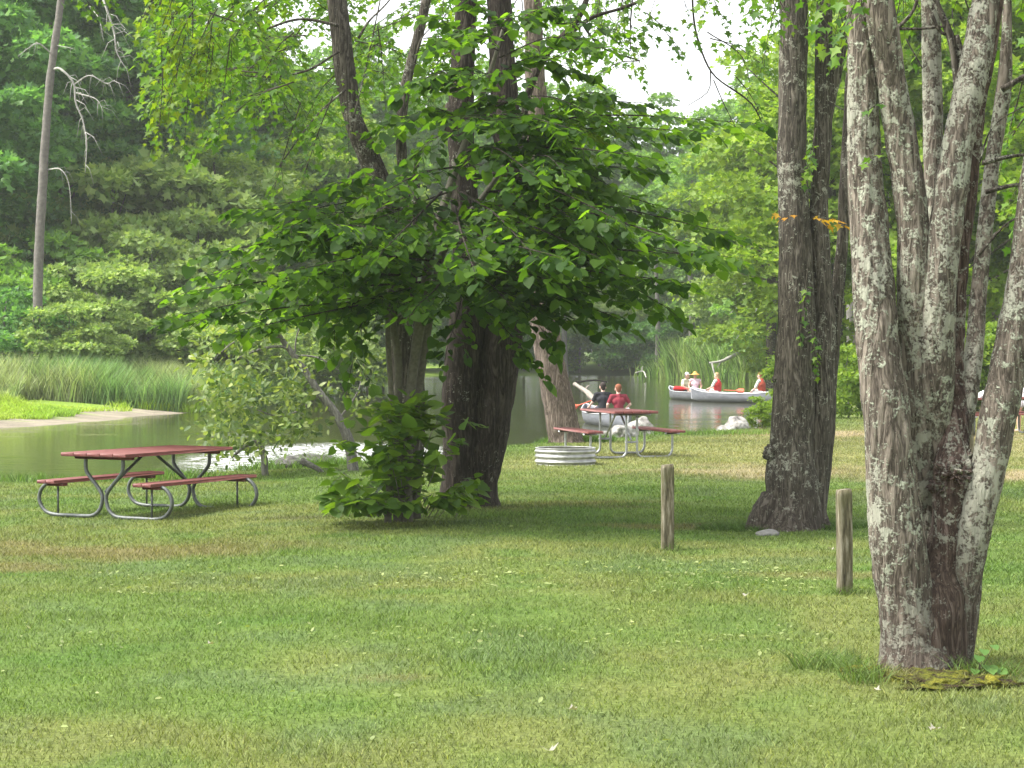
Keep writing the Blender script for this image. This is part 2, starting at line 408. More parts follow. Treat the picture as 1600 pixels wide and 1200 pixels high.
# ================================================================== terrain
NEAR = [(-60, 24), (-20, 26.5), (-10, 28.6), (-7.35, 29.4), (-4.04, 32.3), (-2.46, 32.8), (-1.35, 36), (0, 39), (2.7, 43), (4.7, 46), (6.1, 49), (7.6, 57), (10, 70), (13, 88), (16, 104), (19, 116), (24, 126)]
FAR = [(-60, 47), (-20, 50.5), (-13.1, 52.6), (-11.2, 54.5), (-10, 62), (-8.4, 70), (-7.3, 78), (-6.9, 90), (-6.8, 120), (-6.3, 145), (-5, 160), (6, 162), (10, 150), (13.5, 134), (17, 122), (21, 121), (24, 126)]
NX, NY = np.array(NEAR, float).T; FX, FY = np.array(FAR, float).T
def poly_dist(x, y, P):
    best = np.full(x.shape, 1e9)
    P = np.array(P, float)
    for a, b in zip(P[:-1], P[1:]):
        d = b-a; t = np.clip(((x-a[0])*d[0]+(y-a[1])*d[1])/(d@d), 0, 1)
        best = np.minimum(best, np.hypot(x-a[0]-t*d[0], y-a[1]-t*d[1]))
    return best
WATER_Z = -.35
def ground_info(x, y):
    x = np.asarray(x, float); y = np.asarray(y, float)
    ins = (y > np.interp(x, NX, NY)) & (y < np.interp(x, FX, FY)) & (x < 24)
    dn = poly_dist(x, y, NEAR); df = poly_dist(x, y, FAR)
    far = (~ins) & (y >= np.interp(x, FX, FY)-1e-4) & (df < 1e8)
    p3 = np.stack([x, y, x*0], -1)
    wob = (fbm(p3*.35, 3, 3)-.5)
    z = np.zeros_like(x)
    zn = -.42+.42*smooth((dn+wob*.5)/1.1)
    lawn = -.10*smooth((-x-1.5)/3)*smooth((y-15)/6)
    zn = np.where(dn > 1.2, lawn, zn*1.0+lawn*smooth(dn/1.2)) + wob*.05*smooth(dn/1.5)
    zn += (fbm(p3*1.6, 9, 2)-.5)*.025
    zf = -.42+.5*smooth(df/7)+.5*smooth((df-7)/30)+wob*.12
    zi = -.42-.8*smooth(np.minimum(dn, df)/3)
    z = np.where(ins, zi, np.where(far & (y > 45), zf, zn))
    return z, ins, dn, df, far
def gz(x, y): return float(ground_info(np.array([x]), np.array([y]))[0][0])
def pxy(x, y, z):
    return 800+F*x/y, HORIZ+(CAMZ-z)*F/y
def blob2(px, py, cx, cy, rx, ry, soft=.6):
    return smooth((1-np.hypot((px-cx)/rx, (py-cy)/ry))/soft)
def albedo(x, y, z, dn, df, far):
    """colour of turf / bare soil / sand at a place on the ground (linear)"""
    p3 = np.stack([x, y, x*0], -1)
    a = fbm(p3*.45, 21, 3)[:, None]; b = fbm(p3*1.3, 31, 3)[:, None]; c = fbm(p3*4.5, 41, 3)[:, None]
    green = np.array([.108, .162, .040]); yel = np.array([.165, .178, .060]); lush = np.array([.078, .15, .032]); blu = np.array([.10, .15, .062])
    col = green+(yel-green)*smooth((a-.40)/.3)*.7
    col = col+(lush-col)*smooth((b-.52)/.3)*.6
    col = col+(blu-col)*smooth((.42-b)/.14)*.5
    col = col*(.85+.3*c)
    # worn, drier ground (bare patches of the site), then dark brown patches by the trees
    def patch(gx, gy, rx, ry): return smooth((1.15-np.hypot((x-gx)/rx, (y-gy)/ry)+(fbm(p3*1.5, 51, 3)-.5)*1.3)/.9)[:, None]
    dry = np.array([.27, .25, .12]); soil = np.array([.30, .235, .16]); brown = np.array([.17, .145, .065])
    far_dry = smooth((y-25)/8)[:, None]*smooth((dn-.8)/3)[:, None]*smooth((x+3)/3)[:, None]
    col = col+(dry-col)*far_dry*.55
    for g in ((3.6, 29.0, 2.4, 2.2), (6.2, 28.0, 2.6, 1.8), (8.9, 28.5, 2.5, 2.2), (6.2, 42, 2.2, 3.0), (9.0, 41, 3.0, 3.0), (10.5, 35, 2.5, 3.0)):
        m = patch(*g); col = col+(soil-col)*m*.65
    for g in ((-4.6, 18.2, 2.2, 1.7), (-3.0, 18.3, 2.0, 1.2), (-4.3, 16.6, 1.5, .8), (.6, 23.2, 1.3, .5), (1.3, 20.3, .9, .35), (-.65, 10.8, .3, .12), (2.25, 10.95, .55, .35), (2.5, 15.8, .8, .4)):
        m = patch(*g); col = col+(brown-col)*m*.62
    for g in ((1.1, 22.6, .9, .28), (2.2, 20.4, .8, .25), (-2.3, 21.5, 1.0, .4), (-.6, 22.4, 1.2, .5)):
        m = patch(*g); col = col+(np.array([.09, .07, .045])-col)*m*.6  # turf mixed towards dark brown in flat ovals near the trees
    # far bank
    fr = far[:, None]; sand = np.array([.27, .235, .20])*(.55+.9*fbm(p3*np.array([2.2, 5, 1]), 88, 3)[:, None]); mud = np.array([.09, .075, .06])
    sb = (smooth((3.9+3.4*(b[:, 0]-.5)-df)/1.0)*smooth((-8-x)/2))[:, None]
    fcol = np.array([.20, .30, .05])*(.8+.4*b)
    fcol = fcol+(sand*(.75+.5*c)-fcol)*sb
    fcol = fcol+(mud-fcol)*(smooth((.5-df)/.3))[:, None]*.8
    deep = np.maximum(smooth((df-12)/8), smooth((x-1)/3))[:, None]; fcol = fcol+(np.array([.04, .06, .02])-fcol)*deep*.7
    col = np.where(fr, fcol, col)
    nm = (smooth((.45-dn)/.4))[:, None]*(~far)[:, None]; col = col+(mud*1.3-col)*nm*.8
    return np.clip(col, 0, 1)
def axis(segs):
    out = []
    for a, b, st in segs: out.append(np.arange(a, b, st))
    return np.concatenate(out)
xs = axis([(-400, -60, 20), (-60, -20, 3), (-20, -9, .5), (-9, 12, .14), (12, 26, .5), (26, 60, 3), (60, 401, 20)])
ys = axis([(-30, 5, 2), (5, 48, .14), (48, 70, .3), (70, 165, 1.0), (165, 260, 6), (260, 900, 40)])
XX, YY = np.meshgrid(xs, ys); x = XX.ravel(); y = YY.ravel()
z, ins, dn, df, far = ground_info(x, y)
cols = albedo(x, y, z, dn, df, far)
nx, ny = len(xs), len(ys); i, j = np.meshgrid(np.arange(ny-1), np.arange(nx-1), indexing='ij')
Q = np.stack([i*nx+j, i*nx+j+1, (i+1)*nx+j+1, (i+1)*nx+j], -1).reshape(-1, 4)
s = N('ground_turf'); at = s.n('Attribute', attribute_name='col'); v = s.coords()
n1 = s.noise(v, 30, 5, .7); n2 = s.noise(v, 6, 3)
c = s.mix(1.0, at.outputs[0], s.ramp(n1, [(.3, (.45, .45, .42)), (.7, (1.35, 1.35, 1.2))]), 'MULTIPLY')
M['ground'] = s.done(s.pbr(c, .95, 0, s.bump(s.math('ADD', n1, n2), .7, .03), .1))
ground = mesh_np('ground', np.stack([x, y, z], -1), [Q], M['ground'], smooth_=True, cols=cols); tag(ground, kind='structure')
# ---- river water: gently rippled sheet
wx = axis([(-70, -20, 2), (-20, 26, .35)]); wy = axis([(22, 60, .3), (60, 110, .6), (110, 170, 1.5)])
XX, YY = np.meshgrid(wx, wy); x = XX.ravel(); y = YY.ravel()
nx, ny = len(wx), len(wy); i, j = np.meshgrid(np.arange(ny-1), np.arange(nx-1), indexing='ij')
Q = np.stack([i*nx+j, i*nx+j+1, (i+1)*nx+j+1, (i+1)*nx+j], -1).reshape(-1, 4)
rif = smooth((1.2-np.hypot((x+3.6)/3.0, (y-39.5)/7.0))/.7)+.6*smooth((1.2-np.hypot((x+.2)/2.4, (y-41.0)/1.8))/.8)+.35*smooth((1.1-np.hypot((x+6.5)/2.0, (y-50)/3))/.8)
rif = np.clip(rif, 0, 1)
streak = fbm(np.stack([x*.5+y*.10, y*.9, x*0], -1), 77, 3)
cols = np.stack([rif, smooth((streak-.60)/.1), x*0], -1)
zz = np.full(x.shape, WATER_Z)+rif*.05*(fbm(np.stack([x*.9, y*1.6, x*0], -1), 5, 2)-.5)
s = N('river_water'); at = s.n('Attribute', attribute_name='col'); sp = s.n('SeparateColor'); s.l(at.outputs[0], sp.inputs[0])
v = s.coords((1, .85, 1)); a1 = s.noise(v, 3.2, 3, .6); a2 = s.noise(v, 11, 3, .6); a3 = s.noise(s.coords((.35, 1, 1)), 1.1, 2)
h = s.math('ADD', s.math('MULTIPLY', a1, .7), s.math('MULTIPLY', a2, .25))
h = s.math('ADD', h, s.math('MULTIPLY', a3, .5))
amp = s.math('ADD', s.math('ADD', .075, s.math('MULTIPLY', sp.outputs[0], 1.1)), s.math('MULTIPLY', sp.outputs[1], .14))
b = s.n('Bump'); b.inputs['Distance'].default_value = .10; s.l(h, b.inputs['Height']); s.l(amp, b.inputs['Strength'])
foam_glitter = s.math('MULTIPLY', s.ramp(s.noise(v, 5.5, 5, .7, .8), [(.46, (0, 0, 0)), (.56, (1, 1, 1))]), s.ramp(sp.outputs[0], [(.2, (0, 0, 0)), (.8, (1, 1, 1))]))
wc = s.mix(s.math('MULTIPLY', foam_glitter, .8), (.045, .048, .016), (.75, .76, .75))  # riffle foam, with the white glitter of reflected sky put into the colour
p = s.pbr(wc, .04, 0, b.outputs[0], .5); p.inputs['IOR'].default_value = 1.33
s.l(s.math('ADD', .04, s.math('MULTIPLY', foam_glitter, .5)), p.inputs['Roughness'])
M['water'] = s.done(p)
water = mesh_np('river_water', np.stack([x, y, zz], -1), [Q], M['water'], smooth_=True, cols=cols); tag(water, kind='structure')

# ---- grass
def blades(name, x, y, z, h, w, lean, cols, mat, rng, segs=2):
    n = len(x); th = rng.random(n)*2*PI; sx, sy = np.cos(th), np.sin(th)
    ld = rng.random(n)*2*PI; lx, ly = np.cos(ld)*lean*h, np.sin(ld)*lean*h
    base = np.stack([x, y, z], -1); side = np.stack([sx, sy, sx*0], -1)*(w/2)[:, None]
    mid = base+np.stack([lx*.35, ly*.35, h*.6], -1); top = base+np.stack([lx, ly, h], -1)
    V = np.stack([base-side, base+side, mid+side*.75, mid-side*.75, top], 1).reshape(-1, 3)
    o = np.arange(n)*5
    Qd = np.stack([o, o+1, o+2, o+3], -1); T = np.stack([o+3, o+2, o+4], -1)
    return mesh_np(name, V, [Qd, T], mat, cols=np.repeat(cols, 5, 0))
s = N('grass_blade'); at = s.n('Attribute', attribute_name='col')
p = s.pbr(at.outputs[0], .6, 0, None, .25); t = s.n('BsdfTranslucent'); s.l(s.mix(1.0, at.outputs[0], (1.2, 1.3, .6), 'MULTIPLY'), t.inputs[0])
mx = s.n('MixShader'); mx.inputs[0].default_value = .35; s.l(p.outputs[0], mx.inputs[1]); s.l(t.outputs[0], mx.inputs[2])
M['blade'] = s.done(mx)
rg = np.random.default_rng(5)
NB = 760000
u = rg.random(NB); D0, D1 = 7.6, 52.0; ex = -.35                      # density falls with distance
y = (D0**(ex+1)+u*(D1**(ex+1)-D0**(ex+1)))**(1/(ex+1)); x = (rg.random(NB)*2-1)*(y*.265+1.0)
z, ins, dn, df, far = ground_info(x, y)
px, py = pxy(x, y, z)
dens = fbm(np.stack([x, y, x*0], -1)*2.2, 15, 3)
keep = (~ins) & (~far) & (dn > .15) & (rg.random(NB) < .35+1.1*dens)
x, y, z, dn, df, far = [q[keep] for q in (x, y, z, dn, df, far)]
c = albedo(x, y, z, dn, df, far); worn = smooth((c[:, 0]/c[:, 1]-1.0)/.25)
k2 = rg.random(len(x)) > worn*.75
x, y, z, dn, c = x[k2], y[k2], z[k2], dn[k2], c[k2]; n = len(x)
r1 = rg.random(n)[:, None]; r2 = rg.random(n)[:, None]
c = c*(.55+1.0*r1)*np.where(r2 > .93, np.array([1.5, 1.3, 1.2]), 1)
h = (.010+.020*rg.random(n))*(1+.6*smooth((fbm(np.stack([x, y, x*0], -1)*.9, 16, 2)-.5)/.3))
h = h*(1+2.5*smooth((1.2-dn)/1.2)*(rg.random(n)**1.5)*smooth((y-27)/3))
w = .0028+.00026*y
blades('lawn_grass', x, y, z-.004, h*(1+.010*y), w, .9, c, M['blade'], rg)
tag(bpy.data.objects['lawn_grass'], 'short patchy mown grass covering the whole picnic lawn', 'grass', kind='stuff')
def tuft_field(name, label, pts, n, hr, w, cols, seed, lean=.5, mdf=0, tuft=0):
    r = np.random.default_rng(seed); X = []; Y = []
    for (cx, cy, rx, ry, wt) in pts:
        m = int(n*wt); a = r.random(m)*2*PI; q = np.sqrt(r.random(m))
        X.append(cx+np.cos(a)*q*rx); Y.append(cy+np.sin(a)*q*ry)
    x = np.concatenate(X); y = np.concatenate(Y)
    if tuft:
        g = r.integers(0, len(x), len(x)//28+1); q = r.integers(0, len(g), len(x)); x = x[g][q]+r.normal(0, tuft, len(x)); y = y[g][q]+r.normal(0, tuft, len(y))
    z, ins, dn, df, far = ground_info(x, y)
    k = (~ins) & ((df > np.where(y > 67, np.minimum(mdf, 1.8), mdf)+1.6*(fbm(np.stack([x, y, x*0], -1)*.8, seed+9, 2)-.5)) | (~far)); x, y, z = x[k], y[k], z[k]; m = len(x)
    cl = fbm(np.stack([x, y, x*0], -1)*.5, seed, 3)
    h = (hr[0]+(hr[1]-hr[0])*np.clip((cl-.3)/.4, 0, 1))*(.6+.5*r.random(m))
    C = np.array(cols); t = np.clip((fbm(np.stack([x, y, x*0], -1)*.33, seed+4, 3)-.35)/.3, 0, 1)*(len(C)-1)
    t = np.clip(t+r.normal(0, .35, m), 0, len(C)-1.001); i = t.astype(int); f = (t-i)[:, None]
    c = (C[i]*(1-f)+C[i+1]*f)*(.45+1.1*r.random(m))[:, None]
    o = blades(name, x, y, z-.02, h, np.full(m, w)*(.7+.6*r.random(m)), lean, c, M['blade'], r)
    return tag(o, label, 'grass', kind='stuff')
tuft_field('marsh_grass', 'bright low marsh grass growing along the pale sandbar across the river',
           [(-12.8, 60, 4.5, 4.2, .5), (-18, 58.5, 6, 5, .35), (-11, 67, 1.5, 4, .15)], 52000, (.12, .40), .022, [(.20, .33, .035), (.26, .40, .04), (.34, .44, .06)], 61, .7, 3.0, .35)
tuft_field('tall_reeds', 'tall green reeds standing in a band behind the sandbar on the left bank',
           [(-15, 66.5, 5.5, 5, .36), (-22, 64, 7, 5, .2), (-11.6, 72, 2.6, 5, .3), (-9.6, 80, 2, 6, .14)], 95000, (.4, 1.5), .032, [(.12, .23, .08), (.17, .29, .10), (.23, .34, .13), (.34, .38, .19)], 62, .5, 6.5, 1.1)
tuft_field('reed_bank', 'light green reeds on the far bank behind the two canoes',
           [(12.5, 144, 9, 7, .6), (19, 134, 5, 8, .4), (24, 130, 6, 5, .2)], 34000, (.9, 3.0), .10, [(.14, .25, .06), (.19, .31, .07), (.30, .38, .13)], 63, .45, 0, 1.2)
tuft_field('bank_grass', 'longer tufts of grass along the near river edge and round the leaning trunk',
           [(.95, 38.6, 1.0, .8, .35), (-3.4, 31.6, 1.4, .8, .35), (3.0, 42, 3, 1, .2), (-6.5, 28.9, 2.5, .7, .2)], 9000, (.10, .3), .012, [(.09, .17, .03), (.14, .22, .04)], 64, .7)
tuft_field('trunk_grass', 'unmown grass tufts round the feet of the lawn trees',
           [(2.35, 20.0, .55, .3, .3), (3.1, 20.2, .45, .35, .3), (-.8, 21.7, 1.2, .5, .35), (2.6, 11.1, .22, .2, .04), (1.75, 11.2, .2, .2, .05), (1.85, 10.8, .12, .2, .03), (1.36, 17.9, .09, .08, .015), (2.35, 14.5, .08, .08, .015)], 6500, (.04, .13), .006, [(.08, .14, .035), (.12, .18, .045)], 65, 1.1)
# ================================================================== foreground trees
def stem(pts, D, step=.04, seg=40, rough=.10, ridge=.006, seed=1, rs=5, rf=26, ext=None):
    """pts: (px, py, width_px, dD)"""
    P = []; R = []
    for q in pts:
        d = D+(q[3] if len(q) > 3 else 0); P.append(W(q[0], q[1], d)); R.append(q[2]/2/F*d)
    mb = MB(); mb.tube(P, R, seg, step, rough, rs, seed, True, ridge, rf); return mb
# ---- the many-stemmed lichen maple, right foreground
D = 11.3; T1 = empty('maple_tree', (0, 0, 0), 'thick multi-stemmed maple with pale lichen bark, nearest tree on the right', 'tree')
T1.location = W(1450, 1040, D)
def st(name, pts, root, mat, D, **k): return stem(pts, D, **k).build(name, M[mat], root)
st('stem', [(1434, 1080, 156, 0), (1434, 1045, 128, 0), (1428, 1000, 108, .0), (1418, 950, 94, -.02), (1405, 860, 88, -.05), (1393, 760, 78, -.06), (1386, 660, 74, -.05), (1372, 540, 67, 0), (1361, 400, 62, .05), (1353, 290, 58, .1), (1349, 190, 52, .1), (1347, 80, 46, .1), (1342, -80, 42, .1), (1330, -400, 36, .1)], T1, 'bark_lichen', D, seed=11, step=.02, seg=96, ridge=.010, rough=.12)
st('stem', [(1440, 980, 50, .24), (1442, 850, 30, .22), (1440, 740, 52, .2), (1438, 640, 62, .16), (1434, 540, 56, .12), (1428, 440, 54, .05), (1425, 330, 50, .05), (1406, 210, 48, .05), (1388, 90, 48, .02), (1374, 0, 48, .0), (1362, -120, 44, 0), (1350, -400, 34, 0)], T1, 'bark_lichen', D, seed=12, step=.02, seg=72, ridge=.008)
st('stem', [(1450, 900, 26, .24), (1452, 800, 36, .2), (1458, 700, 46, .16), (1462, 600, 56, .08), (1463, 520, 56, .04), (1468, 440, 52, 0), (1485, 310, 52, 0), (1502, 200, 48, .02), (1524, 95, 46, .05), (1540, 0, 46, .1), (1556, -120, 42, .1), (1590, -400, 32, .2)], T1, 'bark_lichen', D, seed=13, step=.02, seg=72, ridge=.008)
st('stem', [(1490, 1055, 48, .08), (1506, 1000, 38, .05), (1511, 940, 40, .05), (1513, 880, 52, .03), (1530, 790, 56, .0), (1550, 700, 56, 0), (1566, 620, 58, 0), (1584, 530, 56, 0), (1602, 430, 54, 0), (1612, 330, 50, 0), (1640, 150, 46, 0), (1680, -100, 40, 0), (1720, -350, 34, 0)], T1, 'bark_lichen', D, seed=14, step=.02, seg=72, ridge=.008)
b = stem([(1474, 960, 40, .12), (1476, 870, 44, .05), (1482, 800, 46, .05), (1487, 762, 56, .05), (1490, 735, 58, .05), (1488, 700, 50, .1), (1490, 640, 42, .15), (1489, 560, 38, .2), (1497, 400, 34, .2), (1512, 300, 28, .2), (1527, 170, 26, .2), (1546, 60, 28, .15), (1562, -60, 26, .15), (1590, -400, 20, .2)], D, seed=15, step=.02, seg=44, ridge=.006, rough=.2)
b.blob(W(1494, 742, D+.02), (.10, .09, .085), 6, .9, 4.5, 4); b.blob(W(1478, 762, D+.03), (.07, .07, .06), 5, .9, 5, 7); b.blob(W(1504, 722, D+.05), (.05, .06, .07), 5, .9, 5, 8).build('stem', bark_mat('bark_rotten', (.025, .016, .013), (.10, .068, .055), (.19, .14, .12), .45, (.38, .37, .31), 26), T1)
st('stem', [(1478, 640, 34, .35), (1466, 520, 32, .45), (1462, 400, 32, .55), (1459, 250, 32, .6), (1456, 100, 32, .65), (1452, -60, 30, .7), (1445, -380, 24, .8)], T1, 'bark_lichen', D, seed=16, ridge=.004)
st('stem', [(1492, 720, 34, .3), (1508, 640, 34, .4), (1521, 555, 30, .5), (1530, 450, 26, .6), (1540, 350, 25, .65), (1553, 235, 23, .7), (1567, 150, 24, .7), (1573, 60, 18, .7), (1571, -80, 16, .7), (1565, -380, 12, .7)], T1, 'bark_lichen', D, seed=17, ridge=.004)
# root flare and the dark rotten heart between the stems
mb = MB(); mb.tube([W(1448, 1090, D+.05), W(1448, 1045, D+.05), W(1449, 985, D+.06), W(1456, 920, D+.07), W(1462, 865, D+.08), W(1462, 820, D+.1)], [.31, .245, .215, .175, .09, .03], 90, .02, .2, 5, 21, True, .010, 22)
for k, (px, py, dd, ln) in enumerate([(1385, 1050, -.1, .20), (1420, 1054, -.2, .12), (1470, 1056, -.2, .12), (1503, 1050, -.05, .22)]):
    p0 = W(1448+(px-1448)*.45, 960, D+.06+dd*.2); p1 = W(px, 1072, D+dd)
    mb.tube([p0, p0*.35+p1*.65+Vector((0, 0, -.015)), p1], [.04, .075, .05], 24, .02, .2, 8, 30+k, True, .006, 24)
mb.build('root_flare', bark_mat('bark_wet', (.025, .017, .013), (.085, .06, .046), (.16, .125, .10), .35, (.40, .40, .33), 26, .35, .8), T1)
# small dead and live side branches
mb = MB()
for pts, r in ((((1400, 45), (1440, 45), (1485, 40)), .010), (((1500, 165), (1486, 60), (1470, 20), (1440, -40)), .028), (((1500, 180), (1502, 90), (1494, 55)), .032),
               (((1535, 255), (1575, 245), (1640, 240)), .014), (((1540, 300), (1580, 290), (1640, 285)), .014), (((1566, 140), (1600, 120), (1640, 100)), .02),
               (((1530, 255), (1550, 200), (1610, 160)), .006), (((1395, 50), (1425, 20), (1440, -30)), .014), (((1415, 60), (1440, 105), (1437, 100)), .004), (((1455, 20), (1470, 50), (1495, 60)), .012),
               (((1528, 400), (1580, 345), (1640, 325)), .008)):
    mb = MB(); mb.tube([W(a, b_, D+.4) for a, b_ in pts], np.linspace(r, r*.55, len(pts)), 8, .04, .2, 9, 3); mb.build('branch', M['bark_mid'], T1)
sp = Spray(101)
for (a, b_), (c_, d_), dd in [((1395, -80), (1330, 20), -.5), ((1450, -120), (1400, 30), .3), ((1480, -90), (1530, 60), .4), ((1560, -90), (1640, 40), .5), ((1575, -120), (1555, 20), 1.0), ((1600, -60), (1650, 120), 1.5),
                              ((1360, -120), (1290, -10), .6), ((1640, 60), (1585, 175), 1.2), ((1640, 150), (1560, 260), 1.6), ((1450, -60), (1455, 60), 1.6), ((1650, 220), (1590, 330), 2)]:
    p0 = W(a, b_, D+dd); p1 = W(c_, d_, D+dd+.3); sp.limb([p0, (p0+p1)/2+Vector((0, .1, .06)), p1], .008, 5, .30, 6, .075, .35)
sp.twig(np.array(W(1380, 240, D-.1)), np.array([-.9, -.3, -.2]), .12, 3, .07, .3)
sp.twig(np.array(W(1380, 160, D-.1)), np.array([-.9, -.3, -.2]), .10, 3, .06, .3)
sp.build(T1, M['leaf_maple'], M['twig'], 'maple')
# moss mound and seedling at its foot
rg = np.random.default_rng(8); mc = W(1450, 1062, 10.9)
mb = MB(); mb.blob((mc.x, mc.y-.15, -.035), (.35, .32, .06), 6, .8, 3.6, 9)
s = N('moss'); v = s.coords(); n1 = s.noise(v, 9, 5, .7); n2 = s.noise(v, 90, 3)
c = s.ramp(n1, [(.42, (.045, .032, .02)), (.52, (.10, .11, .02)), (.64, (.21, .20, .03))]); c = s.mix(1.0, c, s.ramp(n2, [(.3, (.5, .5, .5)), (.7, (1.4, 1.4, 1.3))]), 'MULTIPLY')
M['moss'] = s.done(s.pbr(c, .95, 0, s.bump(s.math('ADD', n1, n2), 1, .03), .1))
mb.blob((mc.x-.32, mc.y+.1, -.03), (.13, .16, .07), 5, .8, 3.6, 10); mb.blob((mc.x+.30, mc.y-.2, -.03), (.14, .12, .055), 5, .8, 3.6, 12)
tag(mb.build('moss_mound', M['moss']), 'yellow green moss mound over dark soil at the foot of the lichen maple', 'moss', kind='stuff')
sd_ = W(1530, 1050, 11.0); T = empty('seedling', (sd_.x, sd_.y, 0), 'small seedling with five round pale green leaves beside the lichen maple', 'seedling')
sp = Spray(33); b0 = np.array([sd_.x, sd_.y, 0.])
for (px, py, sz) in [(1537, 1015, .055), (1552, 1008, .05), (1545, 1040, .085), (1560, 1045, .075), (1530, 1025, .06), (1524, 1046, .05)]:
    q = np.array(W(px, py, 10.95)); sp.s0.append(b0); sp.s1.append(q); sp.sr.append(.002); sp.si.append(-1-len(sp.s0)); sp.leaf(q, np.array([(px-1540)/60, -.8, -.3]), np.array([.1, -.45, 1.]), sz)
sp.mb.tube([b0, b0+np.array([0, 0, .08])], .003, 5)
sp.build(T, leaf_mat('leaf_seedling', [(.10, .22, .05), (.16, .30, .07)], .4, .5), M['twig'], 'heart', ('stem', 'foliage'))

# ---- two-stemmed dark maple, middle right
D = 20.0; T2 = empty('maple_tree', (0, 0, 0), 'dark furrowed twin-trunk maple with a burl low on its left side', 'tree'); T2.location = W(1235, 822, D)
b = stem([(1232, 850, 140, 0), (1235, 822, 104, 0), (1238, 790, 86, 0), (1236, 740, 80, 0), (1236, 700, 70, 0), (1240, 620, 66, 0), (1244, 520, 62, 0), (1243, 420, 56, 0), (1239, 300, 47, 0), (1237, 200, 45, 0), (1240, 100, 44, 0), (1240, 0, 44, 0), (1238, -150, 40, 0), (1230, -500, 30, 0)], D, seed=31, step=.035, seg=64, ridge=.010, rf=18)
b.blob(W(1206, 708, D-.05), (.085, .09, .08), 4, .45, 3, 3); b.blob(W(1212, 592, D-.02), (.035, .05, .04), 3, .4, 3, 4); b.blob(W(1266, 590, D), (.06, .06, .07), 3, .4, 3, 5)
b.tube([W(1215, 790, D), W(1195, 812, D-.05), W(1170, 835, D-.1)], [.2, .16, .07], 24, .03, .25, 6, 6, True, .01, 20)
b.tube([W(1265, 790, D+.1), W(1280, 812, D+.1), W(1296, 830, D)], [.14, .09, .04], 24, .03, .25, 6, 7, True, .01, 20)
b.build('stem', M['bark_mid'], T2)
st('stem', [(1262, 830, 60, .15), (1270, 770, 46, .12), (1277, 700, 42, .12), (1283, 600, 42, .12), (1285, 500, 42, .12), (1280, 400, 36, .12), (1280, 320, 30, .12), (1286, 190, 28, .12), (1287, 60, 26, .12), (1290, -60, 24, .12), (1295, -400, 18, .2)], T2, 'bark_mid', D, seed=32, ridge=.008, rf=18)
st('stem', [(1285, 210, 20, .12), (1305, 120, 19, .1), (1318, 60, 18, .1), (1334, -30, 16, .1), (1360, -200, 12, .1)], T2, 'bark_mid', D, seed=33, seg=20)
st('stem', [(1276, 800, 30, .2), (1290, 690, 26, .25), (1296, 600, 24, .3), (1305, 500, 21, .3), (1316, 380, 19, .3), (1322, 250, 17, .3), (1330, 100, 15, .4), (1338, -60, 13, .4)], T2, 'bark_mid', D, seed=34, seg=24)
sp = Spray(102)
for k in range(20):
    a = (1170+(k*61) % 260, -160+(k*37) % 90); c_ = (a[0]-60+(k*47) % 130, a[1]+110+(k*29) % 110); dd = -1.5+(k*.37) % 3.5
    p0 = W(*a, D+dd); p1 = W(*c_, D+dd+.3); sp.limb([p0, (p0+p1)/2+Vector((0, .1, .08)), p1], .009, 6, .42, 7, .10, .35)
for a, c_, dd in [((1262, 420), (1250, 520), -.2), ((1262, 480), (1275, 560), -.2), ((1275, 200), (1262, 260), -.2)]:
    p0 = W(*a, D+dd); p1 = W(*c_, D+dd); sp.limb([p0, (p0+p1)/2, p1], .006, 5, .22, 5, .08, .35)
sp.build(T2, M['leaf_maple'], M['twig'], 'maple')
sp = Spray(103)
for q in [(1212, 330), (1222, 338), (1236, 334)]: sp.twig(np.array(W(q[0]+4, q[1], D-.35)), np.array([-.5, -.3, -.1]), .10, 2, .095, .3)
for q in [(1268, 338), (1280, 342), (1294, 340), (1304, 344)]: sp.twig(np.array(W(q[0], q[1], D-.35)), np.array([.6, -.3, -.1]), .13, 3, .10, .3)
sp.build(T2, M['leaf_orange'], M['twig'], 'maple', ('twig', 'yellow_leaves'))
mb = MB(); mb.blob((W(1200, 836, 19.3).x, 19.3, .0), (.11, .08, .05), 4, .25, 1.6, 5)
M['rock'] = simple_mat('rock', (.20, .195, .18), .9, 0, .35, 12, .6)
tag(mb.build('flat_rock', M['rock']), 'small flat grey rock at the foot of the dark twin-trunk maple', 'rock')

# ---- big dark double trunk in the centre
D = 22.8; T3 = empty('old_tree', (0, 0, 0), 'very thick dark double-trunk tree rising in the middle of the clump', 'tree'); T3.location = W(745, 792, D)
b = stem([(722, 812, 100, 0), (722, 780, 72, 0), (722, 700, 64, 0), (722, 600, 63, 0), (731, 500, 60, 0), (733, 400, 54, 0), (725, 300, 44, 0), (719, 190, 42, 0), (724, 90, 35, 0), (728, 0, 33, 0), (730, -200, 28, 0), (735, -500, 18, 0)], D, seed=41, step=.035, seg=64, ridge=.014, rf=15)
b.blob(W(716, 190, D), (.17, .17, .25), 4, .5, 3, 3)
b.build('trunk', M['bark_dark'], T3)
st('trunk', [(745, 812, 100, .0), (747, 780, 66, .0), (760, 700, 62, 0), (776, 600, 62, 0), (789, 500, 62, 0), (795, 400, 54, 0), (796, 280, 44, 0), (788, 150, 42, 0), (780, 0, 38, 0), (775, -200, 32, 0), (770, -500, 20, 0)], T3, 'bark_dark', D, seed=42, step=.035, seg=64, ridge=.014, rf=15)
mb = MB()
